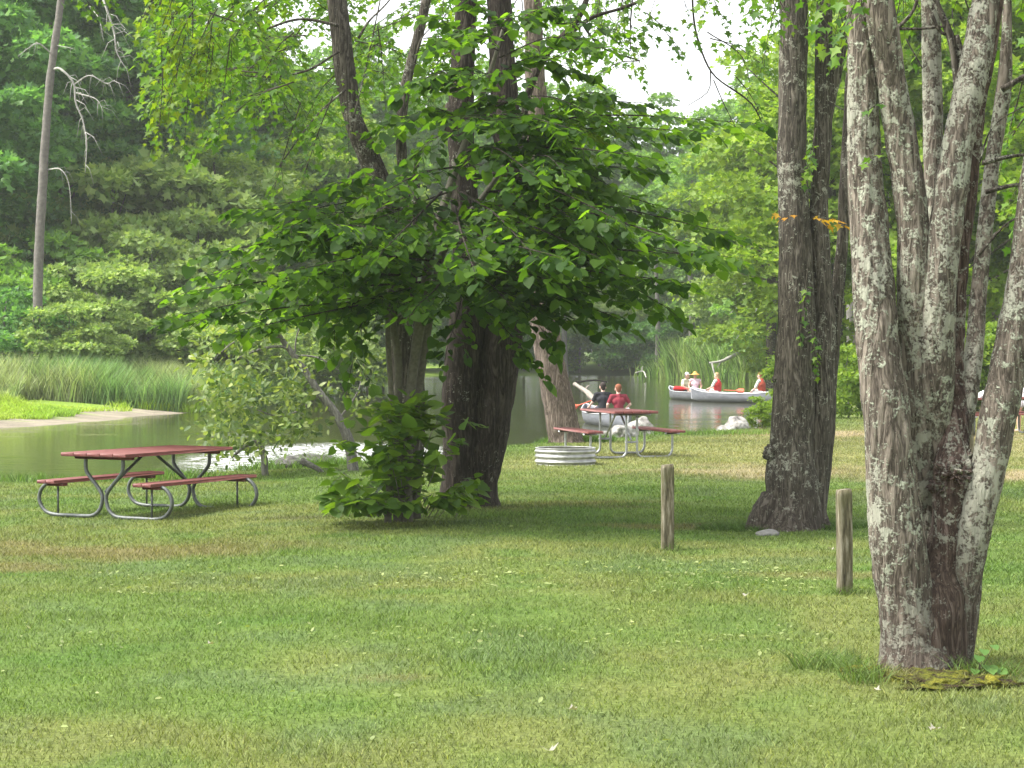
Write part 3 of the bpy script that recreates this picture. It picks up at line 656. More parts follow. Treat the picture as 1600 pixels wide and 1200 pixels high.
for pts, r in ((((800, 330), (850, 90), (905, 25), (930, -40), (960, -120)), .05), (((868, 75), (920, 30), (980, 10), (1060, -30)), .03), (((905, 30), (935, 70), (1000, 95)), .015), (((905, 30), (905, 60), (890, 85), (895, 110)), .012), (((990, -20), (985, 40), (985, 80)), .01),
               (((1080, -60), (1090, 60), (1110, 110), (1180, 170), (1190, 190)), .014), (((1110, 110), (1108, 140), (1075, 165)), .008), (((1115, 125), (1130, 160), (1150, 200)), .008), (((1105, 50), (1160, 90), (1172, 130)), .008)):
    P = [W(a, b_, D+1.0) for a, b_ in pts]; mb = MB(); mb.tube(P, np.linspace(r, r*.45, len(P)), 8, .08, .25, 5, 3); mb.build('branch', M['bark_dark'], T3)
sp = Spray(104)
tips = [((960, -120), (900, 10), 0), ((1000, -100), (960, 60), .5), ((1060, -80), (1010, 40), .6), ((1080, -60), (1130, 30), .8), ((1150, -90), (1100, 20), 1), ((960, -60), (1000, 100), 1), ((1000, 95), (930, 120), .6), ((1180, -80), (1180, 30), 1),
        ((860, -80), (900, 60), -.5), ((1010, 20), (1060, 80), .8), ((930, 50), (880, 130), .2), ((1040, -60), (1080, 30), .3), ((700, -90), (690, 40), .2), ((760, -80), (800, 50), .3), ((690, 60), (680, 130), .3), ((1110, 60), (1190, 100), 1), ((1150, 120), (1195, 190), 1)]
for a, c_, dd in tips:
    p0 = W(*a, D+dd); p1 = W(*c_, D+dd+.3); sp.limb([p0, (p0+p1)/2+Vector((0, .1, .08)), p1], .008, 6, .40, 6, .10, .35, zz=.3)
sp.build(T3, M['leaf_maple'], M['twig'], 'maple', ('twigs', 'foliage'))

# ---- forked maple, left of the clump
D = 21.8; T4 = empty('forked_maple', (0, 0, 0), 'forked tree with one stem leaning left, left edge of the clump', 'tree'); T4.location = W(632, 810, D)
st('trunk', [(634, 826, 64, .3), (634, 800, 50, .3), (636, 700, 46, .3), (634, 620, 44, .3), (626, 520, 44, .3), (620, 440, 40, .3), (616, 360, 38, .3), (594, 290, 36, .3), (572, 235, 34, .3), (553, 187, 31, .3), (540, 120, 33, .3), (532, 50, 32, .3), (524, -20, 30, .3), (500, -250, 24, .3), (470, -500, 16, .3)], T4, 'bark_mid', D, seed=51, seg=48, ridge=.008, rf=18)
st('trunk', [(632, 420, 26, .25), (632, 310, 19, .2), (627, 200, 17, .2), (630, 160, 17, .2), (643, 95, 16, .2), (655, 50, 16, .2), (666, 0, 15, .2), (680, -100, 13, .2), (700, -350, 9, .2)], T4, 'bark_mid', D, seed=52, seg=24, ridge=.004)
st('trunk', [(642, 790, 26, .6), (654, 650, 22, .6), (650, 560, 20, .6), (640, 470, 22, .6), (650, 380, 16, .6), (650, 250, 10, .6)], T4, 'bark_mid', D, seed=53, seg=24)
mb = MB()
for pts, r in ((((560, 60), (575, 35), (600, 10), (640, -40)), .014), (((552, 185), (556, 170), (590, 20), (600, -30)), .012), (((648, 100), (656, 65), (700, 20)), .01), (((645, 275), (650, 260), (640, 250)), .01), (((530, 40), (470, 30), (400, 50), (340, 60)), .018), (((530, 80), (480, 110), (420, 120), (330, 110)), .014), (((540, 140), (500, 175), (450, 240), (430, 270)), .012)):
    P = [W(a, b_, D-.3) for a, b_ in pts]; mb = MB(); mb.tube(P, np.linspace(r, r*.4, len(P)), 8, .06, .25, 5, 3); mb.build('branch', M['bark_mid'], T4)
sp = Spray(105); R = np.random.default_rng(77)
for k in range(120):
    cx = R.uniform(270, 740); top = R.uniform(-150, -20) if k % 3 == 0 else R.uniform(-60, 150 if cx < 600 else 100)
    ln = R.uniform(20, 110); ex = cx+R.choice([-1, -1, 1])*R.uniform(50, 150); ex = max(ex, 245); ey = min(top+ln, 235 if cx < 560 else 190)
    if 330 < cx < 380 or 640 < cx < 720:
        if R.random() < .5: continue
    dd = R.uniform(.9, 6) if max(cx, ex) > 490 and min(cx, ex) < 700 else R.uniform(-3, 4); p0 = W(cx, top, D+dd); p1 = W(ex, ey, D+dd+.4)
    sp.limb([p0, (p0+p1)/2+Vector((0, .1, .12)), p1], .008, 8, .40, 7, .10, .35, zz=.2)
for (a, b_), (c_, d_) in [((262, -30), (265, 60)), ((300, -20), (300, 100)), ((330, 20), (275, 190)), ((300, 60), (290, 200)), ((360, 60), (345, 175)), ((420, 110), (400, 200)), ((540, 100), (545, 230)), ((470, 160), (430, 290)), ((590, 40), (600, 130)), ((520, 150), (480, 260)), ((60, -60), (140, 5)), ((100, -60), (170, -10))]:
    dd = R.uniform(-3, 0); p0 = W(a, b_, D+dd); p1 = W(c_, d_, D+dd+.2)
    sp.limb([p0, (p0+p1)/2+Vector((0, .05, .05)), p1], .007, 7, .32, 6, .09, .5, zz=.3)
sp.build(T4, M['leaf_maple'], M['twig'], 'maple', ('twigs', 'foliage'))
sp = Spray(106)
for k in range(8):
    a = R.uniform(250, 360); b_ = R.uniform(-60, 110); p0 = W(a, b_, D-3); p1 = W(a-R.uniform(0, 50), b_+R.uniform(60, 110), D-3)
    sp.limb([p0, (p0+p1)/2+Vector((0, .05, .05)), p1], .006, 6, .25, 6, .085, .5, zz=.3)
for (a, b_) in [(535, 285), (555, 285), (890, 190), (905, 175), (930, 185), (875, 215), (915, 205), (895, 225), (945, 165)]:
    sp.twig(np.array(W(a, b_, D-1.6)), np.array([.6, -.2, -.1]), .35, 6, .12, .3)
sp.build(T4, M['leaf_maple_yellow'], M['twig'], 'maple', ('twigs', 'yellow_leaves'))

# ---- leaning brown trunk at the water's edge
D = 38.0; T5 = empty('leaning_tree', (0, 0, 0), 'brown-barked tree leaning left at the water edge behind the fire ring', 'tree'); T5.location = W(882, 692, D)
st('trunk', [(886, 712, 84, 0), (884, 692, 58, 0), (879, 660, 51, 0), (869, 610, 48, 0), (858, 560, 45, 0), (850, 500, 43, 0), (845, 430, 41, 0), (842, 300, 36, 0), (838, 150, 33, 0), (832, 0, 28, 0), (826, -150, 24, 0), (815, -350, 15, 0)], T5, 'bark_brown', D, seed=61, seg=60, step=.06, ridge=.022, rf=9)
sp = Spray(107)
for k in range(26):
    a = R.uniform(730, 1000); b_ = R.uniform(-130, 0); dd = R.uniform(-3, 3); p0 = W(a, b_, D+dd); p1 = W(a+R.uniform(-60, 60), b_+R.uniform(70, 150), D+dd)
    sp.limb([p0, (p0+p1)/2+Vector((0, .05, .1)), p1], .012, 6, .6, 7, .13, .4, zz=.3)
sp.build(T5, M['leaf_maple'], M['twig'], 'maple', ('branches', 'foliage'))

# ---- basswood with layered sprays of round leaves, the dark mass in the centre
D = 20.8; T6 = empty('basswood_tree', (0, 0, 0), 'young basswood with wide dark layered sprays of big round leaves', 'tree'); T6.location = W(650, 800, D)
st('stem', [(622, 820, 16, 0), (620, 700, 13, 0), (622, 560, 12, 0), (612, 470, 11, 0), (640, 380, 9, 0)], T6, 'bark_smooth', D, seed=71, seg=16, ridge=0)
st('stem', [(606, 820, 12, -.1), (612, 650, 9, -.1), (607, 480, 8, -.1), (620, 380, 7, 0)], T6, 'bark_smooth', D, seed=72, seg=16, ridge=0)
st('stem', [(636, 820, 20, 0), (636, 700, 17, 0), (640, 620, 15, 0), (650, 545, 16, 0), (660, 480, 17, 0), (672, 400, 15, .1), (700, 300, 13, .2), (735, 200, 10, .3), (770, 100, 7, .3), (790, 30, 4, .3)], T6, 'bark_smooth', D, seed=73, seg=16, ridge=0)
st('stem', [(650, 810, 16, .1), (652, 640, 14, .1), (664, 540, 13, .1), (676, 470, 12, .1), (690, 400, 11, .2), (760, 300, 9, .4), (830, 200, 6, .5)], T6, 'bark_smooth', D, seed=74, seg=16, ridge=0)
sp = Spray(108)
# (start px,py) (mid) (tip) depth offsets of the tip: wide, nearly level boughs
B = [((670, 440), (480, 455), (280, 492), -1.0), ((670, 430), (500, 430), (300, 455), -1.6), ((660, 420), (470, 395), (320, 432), -.4), ((665, 400), (500, 370), (335, 395), -1.4), ((680, 380), (520, 335), (390, 325), -.6),
     ((690, 350), (560, 310), (430, 318), .4), ((690, 340), (590, 290), (480, 300), .9), ((660, 460), (520, 470), (400, 500), .3), ((655, 470), (560, 470), (520, 520), -.6), ((655, 470), (570, 500), (550, 570), -.3), ((640, 470), (470, 478), (300, 500), -.9), ((650, 460), (520, 485), (380, 515), -1.3), ((740, 390), (900, 420), (1060, 440), -1.9), ((670, 430), (560, 440), (450, 470), 1.0), ((690, 410), (580, 400), (470, 420), -2.0),
     ((680, 400), (600, 360), (520, 350), -2.4), ((650, 450), (560, 420), (440, 440), -2.0), ((700, 300), (620, 330), (560, 350), -1.0),
     ((720, 330), (900, 360), (1135, 412), -.8), ((720, 350), (920, 385), (1130, 400), -1.6), ((730, 320), (930, 320), (1140, 365), -.2), ((730, 380), (900, 400), (1040, 480), -.9), ((720, 400), (860, 430), (1020, 485), .4), ((730, 410), (840, 450), (960, 495), -1.3), ((700, 430), (800, 460), (900, 500), -.6), ((760, 300), (900, 290), (1060, 330), .6), ((780, 300), (930, 335), (1090, 385), -2.2),
     ((740, 280), (880, 260), (1000, 262), 0), ((790, 200), (950, 180), (1175, 192), .3), ((780, 230), (930, 200), (1090, 205), -.8), ((760, 240), (870, 230), (1010, 245), -1.6), ((790, 210), (900, 160), (1000, 160), .5), ((770, 270), (850, 290), (960, 340), -2.4), ((700, 380), (780, 380), (870, 400), -2.6), ((720, 340), (820, 350), (930, 400), -2.2),
     ((740, 200), (690, 210), (640, 250), -.6), ((740, 200), (680, 170), (620, 200), .3), ((760, 140), (700, 110), (650, 130), 0), ((760, 130), (830, 90), (900, 110), 0), ((780, 80), (720, 50), (690, 70), .2), ((780, 90), (850, 60), (900, 60), -.4), ((790, 50), (760, 20), (730, -10), 0), ((780, 60), (830, 20), (870, 10), 0), ((760, 170), (850, 150), (950, 190), -.9), ((750, 180), (810, 180), (890, 200), -1.6), ((720, 260), (660, 270), (600, 300), -1.5),
     ((720, 240), (770, 230), (830, 270), -2.0), ((690, 420), (720, 460), (700, 540), -.9), ((700, 420), (760, 440), (800, 480), -1.4), ((720, 420), (790, 440), (850, 520), -1.0), ((700, 440), (740, 460), (830, 560), -.4), ((700, 400), (690, 440), (650, 480), -1.8), ((690, 300), (650, 340), (600, 390), -2.2), ((710, 320), (720, 360), (740, 420), -2.6), ((720, 300), (780, 340), (850, 420), -2.4),
     ((640, 440), (590, 450), (600, 470), 1.2), ((720, 360), (820, 380), (900, 440), 1.4), ((760, 330), (860, 340), (980, 400), 1.6), ((660, 400), (560, 380), (480, 380), 1.6)]
for a, m_, c_, dd in B:
    p0 = W(*a, D+.1); pm = W(m_[0], m_[1], D+dd*.6); p1 = W(c_[0], c_[1], D+dd)
    L = (p1-p0).length
    sp.limb([p0, pm, p1], .005+.004*L, int(4+5.0*L), .42, 7, .125, .30, t0=.14, spread=.8, zz=.11)
for k in range(22):     # lighter upper boughs over the trunks
    cx = R.uniform(700, 880); cy = R.uniform(30, 230); dx = R.choice([-1, 1])*R.uniform(30, 110); z0 = R.uniform(-1.6, .4)
    p0 = W(cx, cy, D+z0*.6); p1 = W(cx+dx, cy+R.uniform(-30, 20), D+z0); sp.limb([p0, (p0+p1)/2+Vector((0, 0, .05)), p1], .005, 5, .34, 6, .12, .35, zz=.2)
for k in range(46):     # inner boughs that fill the middle of the crown
    cx = R.normal(730, 105); cy = R.normal(345, 60); dx = (1 if cx > 700 else -1)*R.uniform(30, 130)
    if cx < 470 or cx > 1000: continue
    z0 = R.uniform(-2.3, 1.2); p0 = W(cx, cy, D+z0*.6); p1 = W(cx+dx, cy+abs(dx)*.22+R.uniform(-8, 18), D+z0)
    sp.limb([p0, (p0+p1)/2+Vector((0, 0, .05)), p1], .006, 7, .38, 7, .13, .35, zz=.12)
sp.build(T6, M['leaf_bass'], M['bark_dark'], 'heart')
# ---- leafy suckers at the foot of the clump
T7 = empty('basswood_sucker', W(630, 812, 20.6), 'low bush of broad basswood suckers round the stems at ground level', 'bush'); sp = Spray(109)
for k in range(50):
    cx = R.normal(635, 40); cy = R.uniform(625, 790); cx += (cx-640)*(.35 if cy > 690 else -.1); w_ = 1.0
    z0 = R.uniform(-.7, .5); bx = 640+(cx-640)*.45; p0 = W(bx, min(cy+70, 808), 20.6+z0*.4); p1 = W(np.clip(cx, 535, 735), cy, 20.6+z0)
    sp.limb([p0, (p0+p1)/2+Vector((0, 0, .06)), p1], .005, 3, .22, 4, .155, .35, t0=.4, zz=.35)
for (px, py) in [(560, 650), (545, 690), (720, 655), (735, 660), (540, 745), (560, 770), (600, 640), (725, 750), (700, 770)]:
    sp.twig(np.array(W(px, py, 20.1)), np.array([(px-640)/150, -.3, .1]), .18, 4, .14, .4)
sp.build(T7, M['leaf_sucker'], M['bark_smooth'], 'heart', ('stems', 'foliage'))
T = empty('weed_patch', GP(515, 805, -.05), 'low dark-leaved weed sprawling in the grass left of the suckers', 'weed'); sp = Spray(110)
for k in range(14):
    p0 = np.array(GP(525, 805, -.05)); a = R.uniform(0, 2*PI)
    sp.twig(p0+np.array([R.uniform(-.15, .1), R.uniform(-.2, .2), .02]), np.array([math.cos(a)*1.2, math.sin(a), .25]), .32, 5, .06, .3)
sp.mb.tube([p0, p0+np.array([0, 0, .05])], .004, 5)
sp.build(T, M['leaf_sucker'], M['twig'], 'oval', ('stems', 'foliage'))

# ---- overhanging shrub on the near bank, left of the clump
D = 29.5; T8 = empty('leaning_shrub', W(548, 742, D), 'half-bare small-leaved shrub leaning left over the water behind the picnic table', 'shrub')
mb = MB()
for pts, r in ((((552, 742), (545, 690), (530, 655), (500, 615), (470, 570), (440, 530), (425, 505)), .085), (((478, 580), (450, 545), (410, 545), (370, 560)), .03), (((440, 530), (400, 520), (365, 535), (335, 560)), .022), (((455, 555), (500, 560), (530, 580)), .018), (((500, 615), (470, 640), (440, 650), (400, 640)), .022), (((425, 505), (405, 490), (380, 490)), .02), (((415, 745), (408, 700), (400, 690), (380, 700), (362, 715)), .05), (((470, 720), (500, 735), (510, 745)), .05), (((530, 655), (560, 610), (570, 560)), .018), (((460, 560), (465, 520), (480, 490)), .015)):
    P = [W(a, b_, D+(0 if a > 430 else -.3)) for a, b_ in pts]; mb = MB(); mb.tube(P, np.linspace(r, r*.35, len(P)), 8, .08, .2, 5, 3); mb.build('branch', M['bark_grey'], T8)
n = 10500; ce = []; ra = []
for (px, py, rx, ry, m) in [(385, 580, 75, 50, 26), (345, 640, 45, 65, 34), (430, 655, 80, 48, 38), (390, 520, 75, 32, 20), (475, 610, 50, 40, 18), (470, 670, 40, 25, 14), (370, 700, 40, 20, 10), (560, 580, 30, 70, 18), (520, 520, 50, 30, 14), (330, 560, 25, 30, 8)]:
    for k in range(m):
        a = R.uniform(0, 2*PI); q = math.sqrt(R.random()); ce.append(W(px+rx*q*math.cos(a), py+ry*q*math.sin(a), D+R.uniform(-1.2, .8))); ra.append(R.uniform(.12, .26))
pos, dr, nr, sz = cloud(R, np.array([tuple(c) for c in ce]), np.array(ra)*1.4, 11, .10, .8, .1, .5)
V, Fq = leaves_geo(pos, dr, nr, sz, 'oval'); o = mesh_np('foliage', V, Fq, M['leaf_shrub']); o.parent = T8; o.matrix_parent_inverse = Matrix.Translation(T8.location).inverted()
# ================================================================== picnic tables
s = N('painted_wood'); v = s.coords((9, 1.2, 9)); n1 = s.noise(v, 6, 4, .6); n2 = s.noise(s.coords(), 3, 3)
c = s.ramp(n1, [(.3, (.085, .02, .017)), (.55, (.155, .036, .030)), (.8, (.25, .085, .068))]); c = s.mix(s.math('MULTIPLY', n2, .35), c, (.26, .11, .09))
M['red_wood'] = s.done(s.pbr(c, .5, 0, s.bump(n1, .3, .005), .45))
M['galv'] = simple_mat('galvanised_pipe', (.36, .37, .37), .42, .65, .25, 25, .1)
M['galv_dark'] = simple_mat('weathered_pipe', (.115, .125, .12), .5, .5, .25, 25, .1)
def make_table(kind, loc, rz, label, L=1.85, Wt=.74, Hs=.74, sep=1.3, Wb=.72, bench_h=.44, group=None, kx=1.0, pipe='galv', bl=1.85, bw=.26):
    T = empty('picnic_table', loc, label, 'picnic table', group, rz)
    def P(mb, name, mat): o = mb.build(name, M[mat], T, local=True); return o
    mb = MB(); nb = 5; w = Wt/nb
    for i in range(nb): mb.box((-Wt/2+w*(i+.5), 0, Hs-.02), (w-.008, L, .04), bev=.004)
    P(mb, 'tabletop', 'red_wood').data.polygons.foreach_set('use_smooth', [False]*len(T.children[-1].data.polygons) if 0 else np.zeros(len(bpy.data.objects[-1].data.polygons), bool)) if 0 else P(mb, 'tabletop', 'red_wood') if 0 else mb.build('tabletop', M['red_wood'], T, False, True)
    for sx in (-1, 1):
        m2 = MB(); bx = sx*Wb
        for q in (-.5, .5): m2.box((bx+q*bw/2, 0, bench_h-.02), (bw/2-.006, bl, .038), bev=.004)
        m2.build('bench_seat', M['red_wood'], T, False, True)
    r = .021 if kind == 'A' else .02
    for sy in (-1, 1):
        y = sy*sep/2
        for sx in (-1, 1):
            m = MB()
            if kind == 'A':
                pts = [(.21, Hs-.05), (.21, .56), (.19, .49), (.08, .35), (.03, .27), (.022, .2), (.05, .1), (.12, .035), (.22, .02), (.38, .02), (.56, .02), (.67, .05), (.735, .13), (.75, .21), (.72, .30), (.64, .365), (.5, bench_h-.05)]
                P3 = catmull([(sx*a*kx, y, b_) for a, b_ in pts], 60); m.tube(P3, r, 10)
                m.tube([(sx*.53*kx, y, .02), (sx*.53*kx, y, bench_h-.04)], .012, 8)
            else:
                pts = [(.09, Hs-.05), (.09, .3), (.09, .13), (.105, .07), (.15, .03), (.22, .02), (.45, .02), (Wb-.14, .02), (Wb-.06, .035), (Wb-.015, .09), (Wb, .16), (Wb, .28), (Wb, bench_h-.05)]
                P3 = catmull([(sx*a, y, b_) for a, b_ in pts], 60); m.tube(P3, r, 10)
            m.build('leg_frame', M[pipe], T, local=True)
        if kind != 'A':
            m = MB(); m.box((0, y, .26), (.22, .03, .03), bev=.003); m.build('crossbar', M[pipe], T, False, True)
        m = MB(); m.box((0, y, Hs-.058), (Wt*.86, .07, .034), bev=.004); m.build('cleat', M['red_wood' if kind == 'A' else 'galv'], T, False, True)
        for sx in (-1, 1):
            m = MB(); m.box((sx*Wb, y, bench_h-.056), (bw*.9, .09, .032), bev=.004); m.build('cleat', M['red_wood' if kind == 'A' else 'galv'], T, False, True)
        m = MB(); m.tube([(0, sy*.10, Hs-.05), (0, y-sy*.02, .29)], .017, 8); m.build('brace', M[pipe], T, local=True)
    return T
nf = W(163, 810, 22.3); th = math.radians(28); dv = Vector((math.sin(th), math.cos(th), 0)); c0 = Vector((nf.x, nf.y, 0))+dv*.78
tA = make_table('A', (c0.x, c0.y, -.10), -th, 'red-topped picnic table with looped grey pipe legs, on the left by the river', L=1.95, Wt=.90, sep=1.56, Wb=.66, Hs=.72, bench_h=.41, kx=1.22, pipe='galv_dark', bl=1.95, bw=.25)
thB = math.radians(-16); nb_ = W(987, 716, 32.7); dvB = Vector((math.sin(thB), math.cos(thB), 0)); cB = Vector((nb_.x, nb_.y, 0))+dvB*.66
tB = make_table('B', (cB.x, cB.y, .0), -thB, 'red-topped picnic table with square-bent pipe legs behind the fire ring', L=1.8, Wt=.74, sep=1.32, Wb=.69, Hs=.76, bench_h=.45, pipe='galv', group=None)
tC = make_table('B', (W(1476, 683, 40.9).x, 41.6, .0), math.radians(84), 'distant red picnic table seen side on between the stems of the lichen maple', Hs=.76, bench_h=.45, L=1.83, sep=1.32, Wb=.69, pipe='galv_dark')
tD = make_table('B', (W(1664, 683, 41.5).x, 42.0, .0), math.radians(88), 'distant red picnic table cut off by the right edge of the photo', Hs=.76, bench_h=.45, L=1.83, sep=1.32, Wb=.69, pipe='galv_dark')
mb = MB(); q = W(1541, 622, 41.2); mb.blob((q.x, 41.5, .80), (.09, .07, .10), 3, .5, 2, 4)
tag(mb.build('crumpled_bag', simple_mat('white_plastic', (.75, .75, .74), .5, 0, .1)), 'crumpled white bag standing on the distant picnic table', 'bag')

# ---- fire ring: corrugated galvanised steel
D = 30.9; fc = W(883.5, 727, D); prof = []
for i in range(49):
    t = i/48; prof.append((.455+.012*math.sin(t*2*PI*3.5+PI/2), -.02+.27*t))
prof += [(.462, .256), (.455, .262), (.425, .262), (.420, .256)]+[(.440+.012*math.sin((1-i/24)*2*PI*3.5+PI/2), .25-.27*i/24) for i in range(25)]
s = N('fire_ring_steel'); sx_ = s.n('SeparateXYZ'); s.l(s.coords(), sx_.inputs[0]); n1 = s.noise(s.coords(), 9, 4)
c = s.ramp(n1, [(.3, (.26, .26, .25)), (.7, (.46, .46, .45))]); M['ring'] = s.done(s.pbr(c, .42, .5, s.bump(n1, .1, .01), .5))
T = empty('fire_ring', (fc.x, D, .0), 'low round corrugated steel fire ring on the lawn', 'fire ring')
mb = MB(); mb.lathe(prof, 72); mb.build('ring_wall', M['ring'], T, local=True)
mb = MB(); mb.blob((0, 0, -.04), (.42, .42, .09), 4, .3, 3, 8); mb.build('ash_bed', simple_mat('ash', (.12, .11, .10), 1, 0, .5, 20, .6), T, local=True)

# ---- wooden posts
s = N('post_wood'); v = s.coords((1, 1, .12)); n1 = s.noise(v, 38, 5, .65); n2 = s.noise(s.coords((1, 1, .5)), 7, 3)
c = s.ramp(n1, [(.34, (.035, .03, .018)), (.5, (.115, .10, .062)), (.68, (.28, .255, .195))])
c = s.mix(s.ramp(n2, [(.5, (0, 0, 0)), (.66, (.8, .8, .8))]), c, (.10, .10, .045)); M['post'] = s.done(s.pbr(c, .9, 0, s.bump(n1, .6, .01), .2))
def post(px, py, D, h, w, label, seed, tilt=0, rz=.1):
    b = W(px, py, D); zg = gz(b.x, D); mb = MB(); V = []; n = 26; k = 5; per = []
    for i in range(4*k):
        a, q = divmod(i, k); t = q/k; c_ = [(-1, -1), (1, -1), (1, 1), (-1, 1), (-1, -1)]; x0, y0 = c_[a]; x1, y1 = c_[a+1]; per.append((x0+(x1-x0)*t, y0+(y1-y0)*t))
    per = np.array(per); per *= (1-.025*(np.abs(per).min(1) > .9))[:, None]
    for i in range(n):
        z = -.1+(h+.1)*i/(n-1); V.append(np.concatenate([per*w/2, np.full((4*k, 1), z)], 1))
    V = np.array(V); N4 = 4*k; V[-1, :, :2] *= .90
    q = V.reshape(-1, 3); f = (fbm(q*np.array([60, 60, 5]), seed, 3)-.5)*.006+(fbm(q*np.array([14, 14, 3]), seed+3, 2)-.5)*.006
    rdir = q[:, :2]/(np.linalg.norm(q[:, :2], axis=1)[:, None]+1e-9); q[:, :2] += rdir*f[:, None]
    q[-N4:, 2] += .006*rdir[-N4:, 0]
    i, j = np.meshgrid(np.arange(n-1), np.arange(N4), indexing='ij'); j2 = (j+1) % N4
    Q = np.stack([i*N4+j, i*N4+j2, (i+1)*N4+j2, (i+1)*N4+j], -1).reshape(-1, 4)
    q = np.concatenate([q, [[0, 0, h-.001]]]); tt = np.stack([np.full(N4, len(q)-1), (n-1)*N4+np.arange(N4), (n-1)*N4+(np.arange(N4)+1) % N4], -1)
    mb.add(q, [Q, tt]); o = mb.build('wooden_post', M['post'], None, False); o.location = (b.x, D, zg); o.rotation_euler = (0, tilt, rz)
    tag(o, label, 'post', 'wooden posts along the lawn')
post(1320, 930, 14.55, .74, .096, 'weathered square wooden post standing nearest, just left of the lichen maple', 3, -.01, .15)
post(1043, 858, 17.9, .75, .106, 'weathered square wooden post left of the dark twin-trunk maple', 5, .0, .05)
post(1294, 696, 37.4, .60, .10, 'short distant grey post just right of the dark twin-trunk maple', 7)
post(1514, 750, 27.4, .75, .10, 'pale wooden post glimpsed between the stems of the lichen maple', 9)

# ---- shore rocks
s = N('shore_rock'); n1 = s.noise(s.coords(), 5, 5, .65)
c = s.ramp(n1, [(.35, (.12, .11, .10)), (.5, (.26, .25, .23)), (.65, (.40, .39, .36))]); M['shore_rock'] = s.done(s.pbr(c, .9, 0, s.bump(n1, .8, .04), .2))
for k, (px, py, D, rx, ry, rz_, lab) in enumerate([
        (1134, 676, 44.6, .30, .3, .17, 'pale low boulder at the water edge, leftmost of the pair by the bright bush'),
        (1153, 672, 44.8, .26, .3, .24, 'pale pointed boulder at the water edge touching the bright bush'),
        (945, 668, 41.5, .42, .4, .34, 'grey rounded boulder at the water edge behind the middle of the table'),
        (972, 680, 40.6, .26, .3, .22, 'small grey boulder in front of the canoe stern under the tabletop'),
        (1000, 672, 42.0, .36, .35, .40, 'rounded pale boulder at the water edge by the right bench'),
        (925, 680, 40.6, .22, .25, .2, 'small pale stone between the leaning trunk and the left bench'),
        (488, 738, 31.6, .36, .3, .14, 'dark wet rock in the riffle below the leaning shrub'),
        (452, 742, 31.2, .22, .2, .12, 'dark small wet rock left of the riffle')]):
    p = W(px, py, D); mb = MB(); mb.blob((0, 0, 0), (rx, ry, rz_), 5, .42, 1.3, 20+k); o = mb.build('boulder', M['shore_rock'] if k < 6 else simple_mat('wet_rock', (.07, .065, .055), .5, 0, .4, 12, .6))
    o.location = (p.x, D, max(gz(p.x, D), WATER_Z-.05)+rz_*.35); tag(o, lab, 'rock')

# ---- canoes
s = N('canoe_aluminium'); n1 = s.noise(s.coords((1, .3, 1)), 8, 4)
c = s.ramp(n1, [(.3, (.20, .21, .24)), (.7, (.31, .32, .36))]); M['alu'] = s.done(s.pbr(c, .5, .35, s.bump(n1, .12, .02), .4))
M['alu_bright'] = simple_mat('gunwale', (.72, .73, .76), .4, .4, .1, 8)
def canoe(loc, heading, label, L=5.0, Bm=.90):
    """heading: direction (rad, from +Y clockwise) the local +Y axis points"""
    T = empty('canoe', loc, label, 'canoe', None, -heading)
    ns, nc = 41, 17; V = np.zeros((2, ns, nc, 3))
    for sft in (0, 1):
        for i in range(ns):
            t = -1+2*i/(ns-1); w = Bm/2*(1-abs(t)**2.4)**.85+.008; sheer = .30+.20*abs(t)**3.2; bot = -.08+.12*abs(t)**6
            for j in range(nc):
                a = -1+2*j/(nc-1); f = abs(a); k = .012 if sft else 0
                xx = math.copysign(min(1, (math.sin(f*PI/2))**.72), a)*max(.004, w-k); zz = bot+k+(sheer-bot-k)*(1-math.cos(f*PI/2))**1.15
                V[sft, i, j] = (xx, t*(L/2-k*2)*(1-.03*(1-f)*abs(t)**4), zz)
    i, j = np.meshgrid(np.arange(ns-1), np.arange(nc-1), indexing='ij'); Q = np.stack([i*nc+j, i*nc+j+1, (i+1)*nc+j+1, (i+1)*nc+j], -1).reshape(-1, 4)
    mb = MB(); mb.add(V.reshape(-1, 3), [np.concatenate([Q, Q[:, ::-1]+ns*nc])]); mb.build('hull', M['alu'], T, local=True)
    for jj in (0, nc-1):
        mb = MB(); mb.tube(V[0, :, jj]+np.array([0, 0, .006]), .017, 8); mb.build('gunwale', M['alu_bright'], T, local=True)
    for e in (0, ns-1):
        mb = MB(); mb.tube(np.concatenate([V[0, e, :nc//2+1][::1]])*np.array([0, 1.004, 1]), .014, 6); mb.build('stem_band', M['alu_bright'], T, local=True)
    for y_ in (-1.1, 1.2, 0):
        w = Bm*(1-abs(y_*2/L)**2.4)**.85
        mb = MB(); mb.box((0, y_, .21 if y_ else .28), (w*.97, .24 if y_ else .05, .025), bev=.006); mb.build('seat' if y_ else 'thwart', M['alu'], T, False, True)
    return T
def on(T, x, y, z):
    a = -T.rotation_euler.z; return Vector((T.location.x+x*math.cos(a)+y*math.sin(a), T.location.y-x*math.sin(a)+y*math.cos(a), T.location.z+z))

